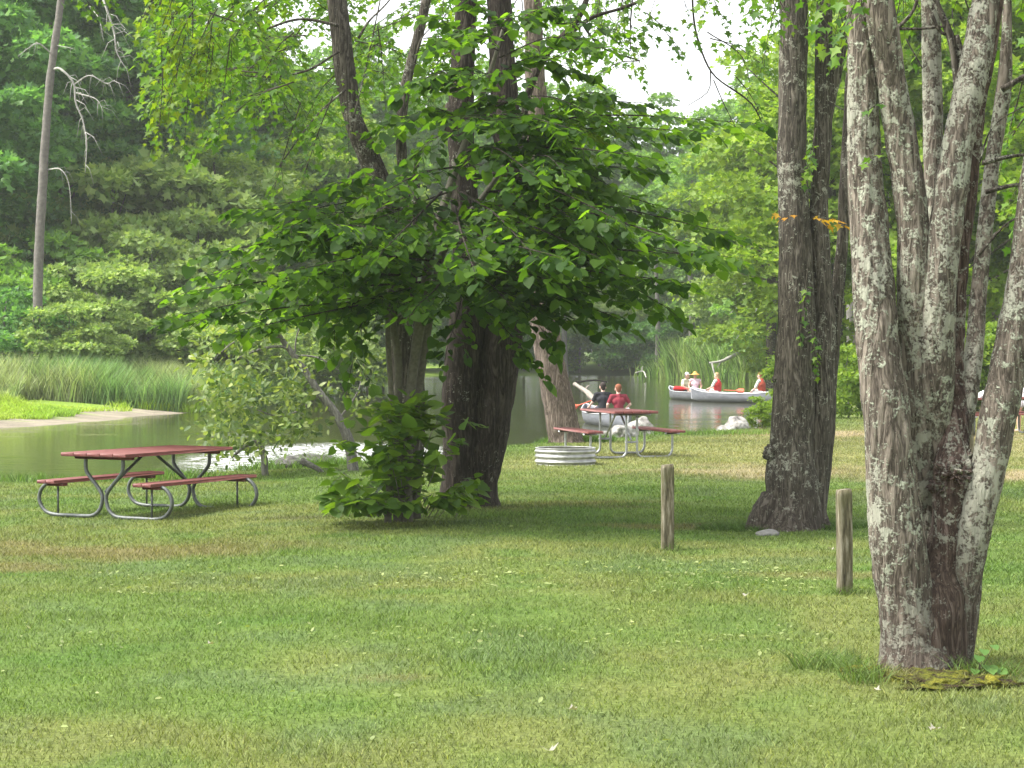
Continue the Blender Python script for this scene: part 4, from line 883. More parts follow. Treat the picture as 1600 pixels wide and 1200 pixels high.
# ---- people: one voxel-merged skin per body, clothes as children
def capsules(caps, vox, name, mat, T):
    mb = MB()
    for (a, ra, b, rb) in caps:
        a = np.array(a, float); b = np.array(b, float)
        if np.linalg.norm(b-a) < 1e-4: b = a+np.array([0, 0, 1e-3])
        d = (b-a)/np.linalg.norm(b-a); pts = []; rr = []
        for t in (-1, -.92, -.7, -.38, 0): pts.append(a+d*ra*t); rr.append(ra*math.sqrt(max(1e-4, 1-t*t)))
        for t in (0, .38, .7, .92, 1): pts.append(b+d*rb*t); rr.append(rb*math.sqrt(max(1e-4, 1-t*t)))
        if np.linalg.norm(b-a) < .002: pts.pop(5); rr.pop(5)
        mb.tube(pts, rr, 14)
    o = mb.build('tmp', mat); m = o.modifiers.new('r', 'REMESH'); m.mode = 'VOXEL'; m.voxel_size = vox; m.use_smooth_shade = True
    sm = o.modifiers.new('s', 'SMOOTH'); sm.factor = .5; sm.iterations = 4
    dg = bpy.context.evaluated_depsgraph_get(); me = bpy.data.meshes.new_from_object(o.evaluated_get(dg)); bpy.data.objects.remove(o)
    me.name = name; me.materials.clear(); me.materials.append(mat); me.polygons.foreach_set('use_smooth', np.ones(len(me.polygons), bool))
    p = bpy.data.objects.new(name, me); COL.objects.link(p)
    if T is not None: p.parent = T
    return p
def lerp(a, b, t): return tuple(np.array(a)*(1-t)+np.array(b)*t)
SK = simple_mat('skin', (.60, .36, .27), .55, 0, .06, 12); SK2 = simple_mat('skin_fair', (.68, .45, .36), .55, 0, .06, 12)
def cloth(name, c): return simple_mat(name, c, .85, 0, .18, 9, .4)
def person(label, loc, rz, J, shirt=None, bottom=None, hair=None, hat=None, vest=None, skin=SK, long_hair=False, female=False, sc=1.0, legs_cloth=.75, brim=None, sleeve=.55):
    T = empty('person', loc, label, 'person', None, rz); T.scale = (sc,)*3
    hp, ch, nk, hd = J['hip'], J['chest'], J['neck'], J['head']; sw = .175 if female else .19
    f = Matrix.Rotation(J.get('twist', 0), 3, 'Z'); fw = f @ Vector((0, 1, 0)); rt = f @ Vector((1, 0, 0))
    hf = Matrix.Rotation(J.get('look', 0), 3, 'Z'); hfw = hf @ Vector((0, 1, 0)); hrt = hf @ Vector((1, 0, 0))
    shl = [tuple(Vector(nk)+rt*sx*sw+Vector((0, 0, -.055))) for sx in (-1, 1)]
    body = [(hp, .125, ch, .125), (lerp(hp, ch, .3), .115, ch, .135), (tuple(Vector(hp)-rt*.07), .10, tuple(Vector(hp)+rt*.07), .10), (tuple(Vector(ch)-rt*.06), .115, tuple(Vector(ch)+rt*.06), .115), (ch, .11, nk, .055), (nk, .052, hd, .056), (shl[0], .055, shl[1], .055)]
    H = Vector(hd); up = Vector((0, 0, 1))
    body += [(tuple(H+up*.035-hfw*.012), .086, tuple(H+up*.045+hfw*.005), .088), (tuple(H-up*.03+hfw*.03), .062, tuple(H-up*.07+hfw*.045), .042), (tuple(H+hfw*.085-up*.0), .012, tuple(H+hfw*.105-up*.03), .016)]
    for sx in (-1, 1): body.append((tuple(H+hrt*sx*.085+up*.01), .014, tuple(H+hrt*sx*.09-up*.03), .012))
    shirtc = [(hp, .135, ch, .14), (tuple(Vector(ch)-rt*.07), .125, tuple(Vector(ch)+rt*.07), .125), (ch, .12, lerp(ch, nk, .75), .085), (shl[0], .068, shl[1], .068)]
    for k, sx in enumerate((-1, 1)):
        S = shl[k]; E = J['elbow'][k]; Wr = J['wrist'][k]
        body += [(S, .050, E, .038), (E, .038, Wr, .026)]
        shirtc.append((S, .064, lerp(S, E, sleeve), .056))
        d = (Vector(Wr)-Vector(E)).normalized(); pc = Vector(Wr)+d*.05; s1 = d.cross(up); s1 = (s1 if s1.length > .1 else Vector((1, 0, 0))).normalized(); nn = s1.cross(d)
        body.append((tuple(Vector(Wr)+s1*.012), .022, tuple(pc+s1*.015), .02)); body.append((tuple(Vector(Wr)-s1*.012), .022, tuple(pc-s1*.018), .02))
        for q in range(4):
            b0 = pc+s1*(.03-.02*q)+d*.02; b1 = b0+d*(.030-.004*abs(q-1.3))-nn*.012; b2 = b1+d*.004-nn*(.026-.003*abs(q-1))
            body += [(tuple(b0), .0095, tuple(b1), .009), (tuple(b1), .009, tuple(b2), .008)]
        t0 = Vector(Wr)+d*.02+s1*.03; t1 = t0+d*.03+s1*.02-nn*.01; body += [(tuple(t0), .012, tuple(t1), .010), (tuple(t1), .010, tuple(t1+d*.02-nn*.02), .009)]
    botc = [(tuple(Vector(hp)-rt*.07), .118, tuple(Vector(hp)+rt*.07), .118), (hp, .12, lerp(hp, ch, .22), .127)]
    for k, sx in enumerate((-1, 1)):
        K = J['knee'][k]; A = J['ankle'][k]; hj = tuple(Vector(hp)+rt*sx*.085)
        body += [(hj, .082, K, .055), (K, .053, lerp(K, A, .35), .052), (lerp(K, A, .35), .052, A, .035)]
        ft = Vector(A)+Vector(J.get('toe', (0, .17, -.04))); body.append((tuple(Vector(A)+Vector((0, -.02, -.035))), .034, tuple(ft), .026))
        botc.append((hj, .095, lerp(hj, K, legs_cloth), .074))
    capsules(body, .008, 'body', skin, T)
    if shirt: capsules(shirtc, .013, 'shirt', shirt, T)
    if bottom: capsules(botc, .013, 'shorts', bottom, T)
    if vest:
        capsules([(lerp(hp, ch, .35), .155, ch, .165), (tuple(Vector(ch)-rt*.07), .145, tuple(Vector(ch)+rt*.07), .145), (tuple(Vector(ch)-rt*.09), .11, tuple(Vector(nk)-rt*.08-up*.01), .045), (tuple(Vector(ch)+rt*.09), .11, tuple(Vector(nk)+rt*.08-up*.01), .045), (tuple(Vector(ch)-fw*.03), .14, tuple(Vector(nk)-fw*.05), .07)], .013, 'life_vest', vest, T)
    if hair:
        hc = [(tuple(H+up*.06-hfw*.03), .090, tuple(H+up*.065-hfw*.005), .088), (tuple(H+up*.02-hfw*.045), .078, tuple(H-up*.03-hfw*.05), .06)]
        if long_hair: hc += [(tuple(H-hfw*.06), .072, tuple(H-hfw*.10-up*.20), .05)]
        capsules(hc, .011, 'hair', hair, T)
    if hat:
        capsules([(tuple(H+up*.075-hfw*.01), .092, tuple(H+up*.085-hfw*.01), .090)], .011, 'cap' if not brim else 'hat', hat, T)
        mb = MB()
        if brim:
            mb.lathe([(.08, .07), (.16, .045), (brim, .03), (brim, .038), (.16, .056), (.08, .085)], 28, tuple(H)); mb.build('brim', hat, T, local=True)
        else:
            mb.box(tuple(H+up*.065+hfw*.12), (.13, .09, .012), bev=.005); mb.build('cap_brim', hat, T, False, True)
    return T
def paddle(p0, p1, label, smat, bmat, bl=.5):
    """shaft from grip p0 to blade tip p1"""
    p0 = Vector(p0); p1 = Vector(p1); d = (p1-p0).normalized(); T = empty('paddle', p0, label, 'paddle')
    mb = MB(); mb.tube([p0, p1-d*bl*.8], .015, 8); mb.tube([p0-d.cross(Vector((0, 0, 1))).normalized()*.05, p0+d.cross(Vector((0, 0, 1))).normalized()*.05], .016, 8); mb.build('shaft', smat, T)
    sd_ = d.cross(Vector((.2, -1, .1))).normalized(); nn = d.cross(sd_); prof = [(0, .018), (.12, .05), (.3, .095), (.6, .105), (.88, .10), (1, .06)]; V = []
    for t, w in prof:
        c = p1-d*bl*(1-t)
        for a, b_ in ((-1, 0), (0, .012), (1, 0), (0, -.012)): V.append(tuple(c+sd_*w*a+nn*b_))
    Fq = [[k*4+j, k*4+(j+1) % 4, k*4+4+(j+1) % 4, k*4+4+j] for k in range(len(prof)-1) for j in range(4)]+[[0, 1, 2, 3], [20, 21, 22, 23]]
    mb = MB(); mb.add(V, [np.array(Fq)]); mb.build('blade', bmat, T, False)
    return T
M['red_plastic'] = simple_mat('red_plastic', (.72, .03, .035), .4, 0, .1); M['orange_red'] = simple_mat('orange_red_shaft', (.65, .12, .06), .5, 0, .1)
def sit(lean=0, elbow=None, wrist=None, **k):
    s_, c_ = math.sin(lean), math.cos(lean)
    def up(z, dy=0): return (0, s_*z+dy, .11+c_*z)
    J = dict(hip=(0, 0, .11), chest=up(.33), neck=up(.52), head=up(.66, .02*1), knee=[(-.11, .35, .20), (.11, .35, .20)], ankle=[(-.08, .42, -.06), (.08, .42, -.06)],
             elbow=elbow or [(-.27, .1, .34), (.27, .1, .34)], wrist=wrist or [(-.16, .32, .30), (.16, .32, .30)])
    J.update(k); return J
# canoe of the two youths, heading away
c1 = canoe((W(948, 667, 56.2).x, 56.6, WATER_Z+.02), math.radians(-11), 'grey aluminium canoe with two youths, pointing away behind the picnic table')
q = on(c1, .0, -1.45, .22)
person('youth in a maroon t-shirt with reddish brown hair, back turned, in the canoe', q, math.radians(12), sit(.05, elbow=[(-.30, .02, .36), (.32, .0, .36)], wrist=[(-.27, .2, .20), (.24, .2, .22)]), cloth('maroon_cloth', (.20, .02, .035)), cloth('grey_shorts', (.12, .12, .13)), simple_mat('hair_auburn', (.20, .07, .03), .8, 0, .3, 40), skin=SK2, sleeve=.7)
q = on(c1, -.0, .35, .24)
person('youth in a black t-shirt with short dark hair, back turned, paddling the canoe', q, math.radians(10), sit(.02, elbow=[(-.29, .1, .34), (.28, .1, .36)], wrist=[(-.33, .3, .22), (.05, .36, .36)]), cloth('black_cloth', (.015, .016, .022)), cloth('dark_shorts', (.05, .05, .07)), simple_mat('hair_dark', (.03, .02, .016), .8, 0, .3, 40), skin=SK2, sleeve=.7)
paddle(W(935, 622, 57.6), W(880, 642, 57.2), 'orange-red paddle held by the youth in black', M['orange_red'], M['orange_red'])
# left of the two far canoes, nearly end on
c2 = canoe((W(1083, 626, 83.5).x, 84.0, WATER_Z+.03), math.radians(162), 'grey aluminium canoe seen nearly end on, left one of the far pair', L=4.8)
q = on(c2, .0, -.95, .20)
person('man in a pale yellow t-shirt and white cap holding a red paddle', q, math.radians(-132), sit(.30, look=.3, elbow=[(-.24, .16, .34), (.26, .22, .30)], wrist=[(-.12, .40, .40), (.12, .42, .22)]), cloth('pale_yellow_cloth', (.78, .76, .56)), cloth('black_shorts', (.02, .02, .025)), simple_mat('hair_grey', (.2, .18, .16), .8, 0, .3, 40), simple_mat('white_cap', (.8, .8, .82), .7, 0, .1), skin=SK)
q = on(c2, .0, .35, .22)
person('woman in a pale pink tank top and orange flowered hat facing the camera', q, math.radians(170), sit(.15, look=.1, elbow=[(-.26, .1, .34), (.26, .1, .34)], wrist=[(-.22, .3, .20), (.2, .3, .20)]), cloth('pale_pink_cloth', (.66, .50, .56)), cloth('pale_shorts', (.60, .50, .56)), simple_mat('hair_brown', (.10, .05, .03), .8, 0, .3, 40), simple_mat('orange_hat', (.75, .38, .10), .8, 0, .4, 30), skin=SK, female=True, brim=.20, sleeve=.15)
paddle(W(1088, 608, 83.2), W(1052, 607, 83.0), 'bright red paddle held out over the water left of the far canoes', M['red_plastic'], M['red_plastic'], .55)
# right of the far canoes
c3 = canoe((W(1152, 629, 80.5).x, 80.5, WATER_Z+.05), math.radians(136), 'grey aluminium canoe lying broadside, right one of the far pair', L=4.8)
q = on(c3, .0, -1.0, .20)
person('person with light hair in a white shirt and red life vest facing left', q, math.radians(58), sit(.05, elbow=[(-.24, .14, .34), (.24, .14, .34)], wrist=[(-.16, .36, .26), (.16, .36, .26)]), cloth('white_cloth', (.78, .77, .76)), cloth('cream_shorts', (.66, .64, .60)), simple_mat('hair_blond', (.40, .28, .14), .8, 0, .3, 40), vest=cloth('red_vest', (.60, .045, .05)), skin=SK2, long_hair=True, female=True, sleeve=.8)
q = on(c3, .0, 1.25, .22)
person('person with long red-brown hair in a white shirt and rust life vest, right canoe end', q, math.radians(56), sit(.12, elbow=[(-.24, .18, .30), (.24, .18, .30)], wrist=[(-.15, .38, .18), (.15, .38, .18)]), cloth('white_cloth_2', (.80, .79, .78)), cloth('white_shorts', (.74, .73, .72)), simple_mat('hair_red', (.28, .10, .04), .8, 0, .3, 40), vest=cloth('rust_vest', (.42, .07, .04)), skin=SK2, long_hair=True, female=True, sleeve=.8, legs_cloth=.95)
paddle(on(c3, .05, -.6, .42), on(c3, .25, .55, .40), 'orange-red paddle resting across the gunwale of the right far canoe', M['orange_red'], M['orange_red'])
# bystander at the right edge
q = W(1604, 675, 43.0)
person('bystander in a teal shirt and pale shorts standing at the right edge', (q.x, 43.0, .88), math.radians(75), dict(hip=(0, 0, 0), chest=(0, .03, .33), neck=(0, .02, .54), head=(0, .05, .68), knee=[(-.1, -.02, -.42), (.1, .16, -.42)], ankle=[(-.1, -.22, -.80), (.1, .16, -.82)], elbow=[(-.26, -.05, .22), (.26, -.05, .22)], wrist=[(-.26, .12, .02), (.26, .12, .02)]),
       cloth('teal_cloth', (.07, .30, .30)), cloth('pale_shorts_2', (.62, .60, .64)), simple_mat('hair_b', (.08, .05, .03), .8, 0, .3, 40), skin=SK)
# driftwood log, half-sunk branches
def log(pts, r, label, mat='driftwood', name='driftwood_log', side=()):
    mb = MB(); mb.tube(pts, np.linspace(r, r*.55, len(pts)), 14, .1, .3, 4, 5, True, r*.12, 12)
    for a, b_, rr in side: mb.tube([a, (Vector(a)+Vector(b_))/2+Vector((0, 0, .06)), b_], [rr, rr*.7, rr*.3], 8, .1, .3, 4, 6)
    return tag(mb.build(name, M[mat]), label, 'driftwood')
log([W(930, 625, 75), W(915, 611, 76), W(898, 600, 77)], .12, 'pale snapped driftwood log sticking out of the river left of the youths', side=[(W(914, 611, 76), W(922, 602, 76.3), .05)])
log([W(900, 597, 110), W(930, 594, 112), W(948, 597, 114)], .07, 'dark sunken log showing as a line on the far water', 'bark_dark')
log([W(1010, 590, 135), W(1002, 580, 136), W(992, 583, 136)], .05, 'bare bleached root at the waterline under the round far bush', 'dead_wood', side=[(W(1003, 580, 136), W(1004, 572, 136), .05)])
# fallen leaves and bits on the lawn
LM = leaf_mat('fallen_leaf', [(.24, .23, .19), (.32, .30, .26)], .2, .7); LG = leaf_mat('fallen_green_leaf', [(.20, .26, .09), (.27, .30, .13)], .3, .6)
T_, F_ = LEAF['maple']
for k, (px, py, sz, lab) in enumerate([(1163, 942, .075, 'pale curled leaf on the grass between the two near posts'), (900, 1124, .06, 'small pale leaf lying on the foreground grass'), (858, 1190, .075, 'pale crumpled leaf at the bottom edge below centre'), (1455, 1156, .055, 'pale leaf in the grass below the moss mound'), (1300, 867, .06, 'whitish leaf just left of the nearest post'), (332, 1018, .05, 'small pale leaf on the left foreground grass'), (1366, 1092, .05, 'white leaf scrap left of the moss mound')]):
    p = GP(px, py, .0); V = T_*sz; V = V.copy(); V[:, 2] = np.abs(V[:, 0])*.9+.3*sz*np.abs(V[:, 1]/sz-.5)
    mb = MB(); mb.add(V, F_); o = mb.build('fallen_leaf', LM, None, False); o.location = (p.x, p.y, .035); o.rotation_euler = (.2, .1, k*1.7); tag(o, lab, 'leaf', 'pale fallen leaves on the lawn')
rg = np.random.default_rng(44); n = 260; y = 9+rg.random(n)**1.3*18; x = (rg.random(n)*2-1)*y*.27; k = fbm(np.stack([x, y, x*0], -1)*.6, 71, 2) > .48; x = x[k]; y = y[k]; n = len(x)
m_ = 700; gx = rg.normal(0, 1, m_); x = np.concatenate([x, rg.choice([-.6, .1, .9, 1.4, -2.6, 1.9], m_)+rg.normal(0, .35, m_)]); y = np.concatenate([y, rg.choice([15.6, 16.3, 14.9, 12.4], m_)+rg.normal(0, .35, m_)]); n = len(x)
pos = np.stack([x, y, .03+.012*rg.random(n)+gz(0, 12)*0], -1); z0 = ground_info(x, y)[0]; pos[:, 2] += z0-.012
V, Fq = leaves_geo(pos, rg.normal(0, 1, (n, 3))*np.array([1, 1, .15]), np.array([0, 0, 1])+rg.normal(0, .35, (n, 3)), .02+.028*rg.random(n), 'oval')
tag(mesh_np('leaf_litter', V, Fq, LG), 'scattered clover and small fallen leaves in the grass', 'leaf litter', kind='stuff')
# ================================================================== background woods
def crown_tree(name, H, R_, zb, ncl, per, lsz, mat, seed, trunk_mat='bark_grey', label=None, group=None, trunk_r=.22, ksh=1.0, kind='clump', cat='tree', cr=(.16, .30), flat=.45):
    r = np.random.default_rng(seed); root = empty(name, (0, 0, 0), label, cat, group)
    c = []
    while len(c) < ncl:
        v = r.normal(0, 1, 3); v /= np.linalg.norm(v); q = r.random()**.45
        u = v*q; t = (u[2]+1)/2; wdt = 1-.55*max(0, t-.5)*2*ksh*.6
        c.append((u[0]*R_*wdt, u[1]*R_*wdt, zb+(H-zb)*t))
    c = np.array(c); rad = R_*(cr[0]+(cr[1]-cr[0])*r.random(ncl))
    pos, dr, nr, sz = cloud(r, c, rad, per, lsz, flat, .55, .8)
    pos[:, 2] = np.maximum(pos[:, 2], .02)
    V, Fq = leaves_geo(pos, dr, nr, sz, kind); o = mesh_np('crown', V, Fq, M[mat]); o.parent = root
    mb = MB(); top = H*.86
    mb.tube([(0, 0, -.3), (.05*R_, 0, H*.3), (-.04*R_, .03*R_, H*.6), (0, 0, top)], [trunk_r*1.15, trunk_r, trunk_r*.7, trunk_r*.2], 12, .4, .12, 2, seed)
    for k in r.choice(ncl, min(16, ncl), replace=False):
        e = Vector(c[k]); b0 = Vector((0, 0, max(zb*.7, e.z*.72))); mb.tube([b0, (b0+e)/2+Vector((0, 0, .25)), e], [trunk_r*.3, trunk_r*.2, trunk_r*.07], 6)
    mb.build('trunk', M[trunk_mat], root, local=True)
    return root
def place(T, px, D, sc, rz, label, first=False, z=None, group=None, sz=1.0):
    t = T if first else copy_tree(T); x = (px-800)/F*D
    t.location = (x, D, gz(x, D) if z is None else z); t.scale = (sc, sc, sc*sz); t.rotation_euler = (0, 0, rz); t['label'] = label
    if group: t['group'] = group
    return t
GL, GC, GR = 'trees of the wood across the river on the left', 'hazy trees beyond the far river bend', 'trees of the wood on the right'
pd1 = crown_tree('broadleaf_tree', 20, 5.2, 1.5, 120, 250, .27, 'leaf_far_dark', 201, group=GL)
pd2 = crown_tree('broadleaf_tree', 20, 5.0, 1.0, 110, 250, .27, 'leaf_far_dark', 202, group=GL)
pm1 = crown_tree('broadleaf_tree', 18, 5.0, 1.5, 110, 250, .27, 'leaf_far_mid', 203, group=GC)
pm2 = crown_tree('broadleaf_tree', 18, 4.6, 2.0, 100, 250, .27, 'leaf_far_mid', 204, group=GC)
pl1 = crown_tree('maple_tree', 15, 4.4, 1.6, 110, 170, .22, 'leaf_far_light', 205, 'bark_mid', group=GR)
pl2 = crown_tree('maple_tree', 15, 4.0, 2.2, 95, 170, .22, 'leaf_far_light', 206, 'bark_mid', group=GR)
place(pd1, -60, 84, 1.05, .3, 'dark green tree at the far left edge of the wood across the river', True)
place(pd2, 85, 92, 1.15, 1.2, 'tall dark green tree right behind the dead trunk', True)
place(pd1, 205, 96, 1.12, 2.2, 'dark green tree whose crown stands behind the dangling dead branches')
place(pd2, 300, 104, 1.0, 4.0, 'dark green tree at the right end of the dark wood')
place(pd1, 10, 108, 1.35, 5.0, 'highest dark tree behind the dead trunk, left')
place(pd2, 150, 112, 1.4, .5, 'highest dark tree filling the top left sky')
place(pd1, 265, 122, 1.2, .9, 'dark tree standing back behind the right end of the dark wood')
place(pm1, 390, 126, 1.15, .2, 'mid green hazy tree below the left sky gap', True)
place(pm2, 470, 140, 1.3, 1.1, 'hazy tree behind the left-leaning stem', True)
place(pm1, 560, 150, 1.38, 3.1, 'hazy tree between the leaning and the thin upright stem')
place(pm2, 650, 160, 1.4, 2.0, 'hazy tree just behind the thin upright stem')
place(pm1, 750, 178, 1.45, 4.2, 'hazy tree behind the thick double trunk')
place(pm2, 850, 182, 1.4, 5.0, 'hazy tree behind the leaning brown trunk')
place(pm1, 940, 180, 1.35, 1.7, 'hazy tree above the two youths in the canoe')
place(pm2, 1030, 176, 1.3, 2.9, 'hazy tree above the round far bush')
place(pm1, 430, 106, .98, 2.2, 'nearer mid green tree right of the dark wood on the river bend')
place(pl2, 540, 112, 1.12, 2.8, 'light green tree on the river bend just left of the clump', True, group=GC)
place(pm1, 1110, 165, 1.15, 5.7, 'hazy tree above the two far canoes')
place(pm2, 1190, 156, 1.25, .6, 'tall hazy tree left of the dark twin trunk')
place(pm1, 1270, 150, 1.35, 2.4, 'tall hazy tree behind the dark twin trunk')
place(pd1, 1360, 120, 1.1, 1.4, 'dark tree deep behind the lichen maple', group=GR)
place(pd2, 1470, 112, 1.1, 3.4, 'dark tree deep in the wood behind the split stems', group=GR)
place(pd1, 1590, 104, 1.1, .4, 'dark tree deep in the wood at the right edge', group=GR)
place(pl1, 1300, 66, .95, .2, 'light green maple whose crown shows between the two maple clumps', True)
place(pl2, 1400, 72, 1.1, 1.3, 'light green maple behind the left stem of the lichen maple', group=GR)
place(pl1, 1500, 62, 1.0, 2.9, 'light green maple behind the middle stems of the lichen maple')
place(pl2, 1620, 64, 1.1, 4.1, 'light green maple at the right edge behind the picnic tables')
place(pl2, 335, 92, .82, 2.1, 'light green tree right of the dark wood above the pale shrubs', group=GC)
place(pl1, 415, 97, .80, .7, 'light green tree on the bank above the leaning shrub', group=GC)
place(pl2, 490, 103, .9, 3.3, 'light green tree just left of the leaning stem on the far bank', group=GC)
place(pl1, 1205, 92, 1.0, 4.6, 'light green maple leaning in left of the dark twin trunk')
place(pl2, 1560, 88, 1.3, .9, 'tall light maple behind the right-hand picnic tables')
place(pl1, 1350, 92, 1.35, 1.9, 'tall light maple in the gap right of the dark twin trunk')
# the far wood behind everything reads as one mass
rg = np.random.default_rng(91); C = []; Rr = []
for k in range(620):
    px = rg.uniform(-500, 2100); D = rg.uniform(190, 235); top = 21 if px < 330 else (18 if px < 1150 else 24)
    z = rg.uniform(0, 1)**.8*top; C.append(((px-800)/F*D, D, z)); Rr.append(rg.uniform(1.6, 3.0))
for k in range(260):
    px = rg.uniform(-400, 330); D = rg.uniform(118, 135); C.append(((px-800)/F*D, D, rg.uniform(0, 24))); Rr.append(rg.uniform(1.3, 2.4))
for k in range(240):
    px = rg.uniform(1290, 2100); D = rg.uniform(112, 135); C.append(((px-800)/F*D, D, rg.uniform(0, 22))); Rr.append(rg.uniform(1.3, 2.4))
pos, dr, nr, sz = cloud(rg, np.array(C), np.array(Rr), 190, .62, .5, .5, .8)
V, Fq = leaves_geo(pos, dr, nr, sz, 'clump'); tag(mesh_np('distant_wood', V, Fq, M['leaf_far_mid']), 'hazy distant woodland closing the view behind the nearer trees', 'woodland', kind='stuff')
# ---- shrubs along the banks
ps1 = crown_tree('bank_shrub', 5.0, 3.0, .3, 70, 150, .17, 'leaf_willow', 301, group='shrubs along the far bank', trunk_r=.06, cat='shrub', cr=(.16, .28))
ps2 = crown_tree('bank_shrub', 4.0, 2.8, .2, 60, 150, .16, 'leaf_far_mid', 302, group='shrubs along the far bank', trunk_r=.06, cat='shrub', cr=(.16, .28))
ps3 = crown_tree('bank_shrub', 3.6, 3.0, .0, 60, 170, .16, 'leaf_far_dark', 303, group='shrubs along the far bank', trunk_r=.06, cat='shrub', cr=(.16, .28))
GS = 'shrubs along the far bank'
S = [(ps3, 10, 74, 1.1, 'dark green shrub at the left edge behind the reeds'), (ps2, 60, 80, 1.5, 'mid green shrub at the foot of the dead trunk'), (ps1, 150, 78, 1.05, 'pale willow shrub right of the dead trunk'), (ps1, 235, 82, 1.35, 'tall pale willow shrub in the left middle'), (ps1, 310, 88, 1.6, 'tall pale shrub behind the right end of the reeds'),
     (ps2, 380, 96, 1.7, 'leafy shrub above the leaning shrub'), (ps1, 440, 104, 1.9, 'tall pale shrub left of the forked tree'), (ps1, 520, 118, 1.8, 'pale shrub seen left of the thin stems'), (ps2, 575, 108, 1.2, 'green shrub low on the bank left of the clump'), (ps1, 350, 78, .9, 'low pale shrub behind the right tip of the sandbar'), (ps2, 470, 90, 1.0, 'green shrub on the bank right of the sandbar'),
     (ps1, 175, 89, 2.1, 'tallest pale shrub below the dangling dead branches'), (ps1, 285, 93, 2.2, 'tallest pale shrub left of the leaning shrub'), (ps1, -20, 88, 1.7, 'pale shrub at the far left edge'), (ps2, 200, 92, 1.9, 'mid green shrub under the dangling dead branches'), (ps1, 110, 72, .7, 'small pale shrub among the reeds'), (ps1, 520, 84, .8, 'low pale shrub on the bend behind the leaning shrub'), (ps2, 600, 130, 1.3, 'green shrub left of the far water'),
     (ps2, 650, 166, 1.7, 'green shrub at the far left end of the far bank'), (ps3, 700, 168, 1.5, 'dark shrub on the far bank seen through the trunks'), (ps2, 760, 167, 1.8, 'green shrub on the far bank behind the double trunk'), (ps3, 820, 168, 1.6, 'dark shrub left of the leaning trunk on the far bank'), (ps2, 905, 166, 1.6, 'green shrub right of the leaning trunk on the far bank'), (ps1, 950, 168, 1.8, 'pale bush above the youths on the far bank'),
     (ps3, 1000, 161, 1.30, 'round dark bush hanging over the far water'), (ps1, 1050, 175, 1.9, 'pale bush behind the far reeds'), (ps2, 1120, 166, 2.2, 'green bush behind the far canoes'), (ps1, 1185, 150, 1.9, 'pale green bush right behind the far canoes'), (ps1, 1212, 138, 1.1, 'low pale shrub at the waterline by the dark twin trunk'), (ps2, 1255, 130, 1.9, 'bush hidden behind the dark twin trunk')]
fst = set()
for k, (T, px, D, sc, lab) in enumerate(S):
    place(T, px, D, sc, k*1.37, lab, id(T) not in fst, group=GS); fst.add(id(T))
pb = crown_tree('lawn_bush', 1.9, 1.0, .05, 46, 120, .10, 'leaf_far_light', 304, group='bright bushes at the edge of the lawn', trunk_r=.02, cat='bush', kind='oval', cr=(.2, .34))
GB = 'bright bushes at the edge of the lawn'
BU = [(1190, 45.2, .40, 'small bright bush at the water edge beside the pale boulders'), (1325, 52, 1.05, 'bright yellow green bush right of the dark twin trunk'), (1375, 55, 1.2, 'bright bush behind the left stem of the lichen maple'), (1440, 57, 1.2, 'bright bush hidden behind the middle stems'), (1505, 58, 1.4, 'bright bush behind the distant picnic table'), (1570, 58, 1.4, 'bright bush at the right behind the person'), (1640, 60, 1.5, 'bright bush at the right frame edge'), (1280, 58, 1.1, 'bright bush just behind the short distant post'), (1250, 66, 1.3, 'bright bush behind the foot of the dark twin trunk')]
for k, (px, D, sc, lab) in enumerate(BU): place(pb, px, D, sc, k*1.1, lab, k == 0, group=GB)
# ---- tall dead trunk on the left bank
D = 72; T = empty('dead_tree', W(62, 400, D), 'tall bare grey dead trunk with dangling bleached branches, far left', 'tree'); T.location.z = .3
mb = MB(); P = [W(58, 560, D), W(60, 420, D), (W(66, 300, D)), W(72, 200, D), W(80, 110, D), W(90, 40, D), W(100, -40, D), W(112, -200, D)]
mb.tube(P, [.18, .17, .16, .15, .14, .13, .115, .08], 20, .15, .12, 3, 3, True, .012, 8); mb.build('trunk', simple_mat('dead_trunk', (.15, .135, .12), .9, 0, .35, 9, .5), T)
mb = MB(); R = np.random.default_rng(3)
def dead(pts, r, n=6, L=.9):
    mb = MB(); Pm = catmull([W(a, b_, D-(0 if i_ == 0 else .5)) for i_, (a, b_) in enumerate(pts)], 20); mb.tube(Pm, np.linspace(r, r*.3, 20), 7)
    for k in range(n):
        i = R.integers(5, 19); e = Pm[i]+np.array([R.uniform(-.5, .9)*L, R.uniform(-.5, .5)*L, -R.uniform(.1, 1)*L]); m_ = (Pm[i]+e)/2+np.array([0, 0, .2]); mb.tube([Pm[i], m_, e], [r*.3, r*.22, r*.1], 5)
    mb.build('branch', M['dead_wood'], T)
dead([(84, 108), (95, 108), (115, 130), (118, 160), (130, 190), (135, 230), (133, 270)], .05, 20)
dead([(116, 132), (140, 118), (165, 130), (180, 125)], .03, 14); dead([(118, 145), (150, 155), (162, 175)], .03, 7)
dead([(150, -30), (165, 10), (178, 50), (182, 80), (195, 105)], .05, 16); dead([(140, 10), (155, 30), (162, 65)], .025, 4)
dead([(82, 85), (60, 68), (45, 75), (28, 88)], .03, 5, .5); dead([(75, 265), (95, 265), (108, 290), (112, 350)], .03, 5); dead([(85, 70), (110, 75), (118, 78)], .015, 2, .4)
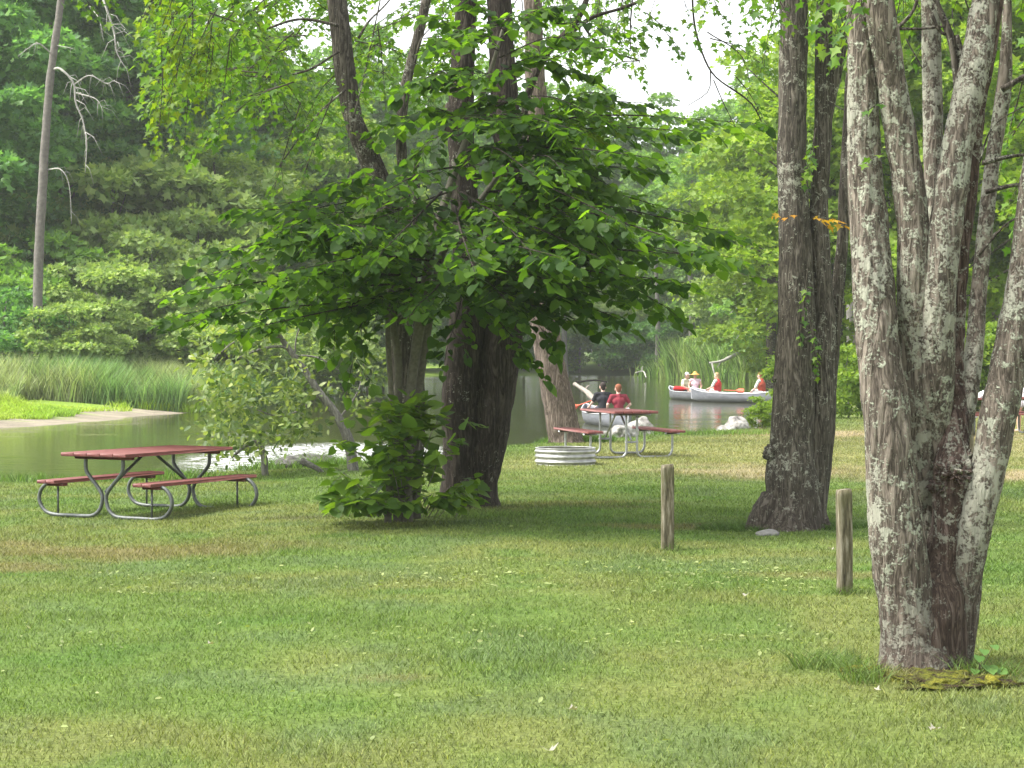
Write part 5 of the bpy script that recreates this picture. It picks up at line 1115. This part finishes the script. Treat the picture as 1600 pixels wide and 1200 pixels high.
# leaning dead branch over the far reeds
def dtree(pts, D, r, label, side):
    T = empty('fallen_branch', W(*pts[0], D), label, 'branch'); mb = MB(); Pm = [W(a, b_, D) for a, b_ in pts]; mb.tube(Pm, np.linspace(r, r*.4, len(Pm)), 8, .3, .2, 2, 3); mb.build('limb', M['dead_wood'], T)
    for s_ in side: q = [W(a, b_, D) for a, b_ in s_]; mb = MB(); mb.tube(q, np.linspace(r*.5, r*.15, len(q)), 6); mb.build('twig', M['dead_wood'], T)
dtree([(1168, 545), (1145, 556), (1125, 565), (1108, 567)], 132, .14, 'bleached fallen branch arching above the far canoes', [((1112, 567), (1118, 590), (1122, 600)), ((1128, 563), (1120, 575)), ((1168, 545), (1185, 520), (1195, 505))])
dtree([(1200, 430), (1180, 440), (1160, 444), (1140, 445)], 120, .10, 'thin bleached branch jutting left of the dark twin trunk at mid height', [((1180, 440), (1165, 470), (1140, 490)), ((1195, 455), (1175, 500), (1150, 530)), ((1200, 440), (1180, 470), (1165, 480))])
# slim trunks standing in the far wood
pt = empty('slim_tree', (0, 0, 0), 'x', 'tree', 'slim trunks in the far wood'); mb = MB(); mb.tube([(0, 0, -.5), (.2, 0, 5), (-.1, 0, 10), (.3, 0, 15)], [.24, .2, .16, .08], 10, .4, .15, 1.5, 4); mb.build('trunk', M['bark_grey'], pt, local=True)
rr = np.random.default_rng(12); c = np.stack([rr.normal(0, .9, 20), rr.normal(0, .9, 20), rr.uniform(9, 16, 20)], -1); pos, dr, nr, sz = cloud(rr, c, rr.uniform(.6, 1.2, 20), 60, .35)
V, Fq = leaves_geo(pos, dr, nr, sz, 'clump'); o = mesh_np('crown', V, Fq, M['leaf_far_mid']); o.parent = pt
for k, (px, D, sc, lab) in enumerate([(1077, 152, 1.0, 'slim grey trunk standing above the far reeds, left of the canoes'), (1026, 158, .9, 'slim trunk behind the round far bush'), (1420, 80, .8, 'slim trunk seen between the left and middle stems'), (1565, 72, .9, 'slim trunk behind the distant picnic tables'), (885, 160, 1.0, 'slim dark trunk just right of the leaning trunk'), (1330, 84, .9, 'slim trunk in the gap right of the dark twin trunk')]):
    place(pt, px, D, sc, k*.9, lab, k == 0)
# ---- air: thin haze round the whole place
HAZE = 0.0004
if HAZE:
    mb = MB(); mb.box((0, 430, 19), (900, 960, 44))
    m = bpy.data.materials.new('haze'); m.use_nodes = True; t = m.node_tree; t.nodes.clear(); o_ = t.nodes.new('ShaderNodeOutputMaterial'); pv = t.nodes.new('ShaderNodeVolumePrincipled')
    pv.inputs['Color'].default_value = (.93, .96, .95, 1); pv.inputs['Density'].default_value = HAZE; pv.inputs['Anisotropy'].default_value = .2; t.links.new(pv.outputs[0], o_.inputs['Volume'])
    tag(mb.build('haze', m, None, False), 'thin summer haze', 'haze', kind='stuff')
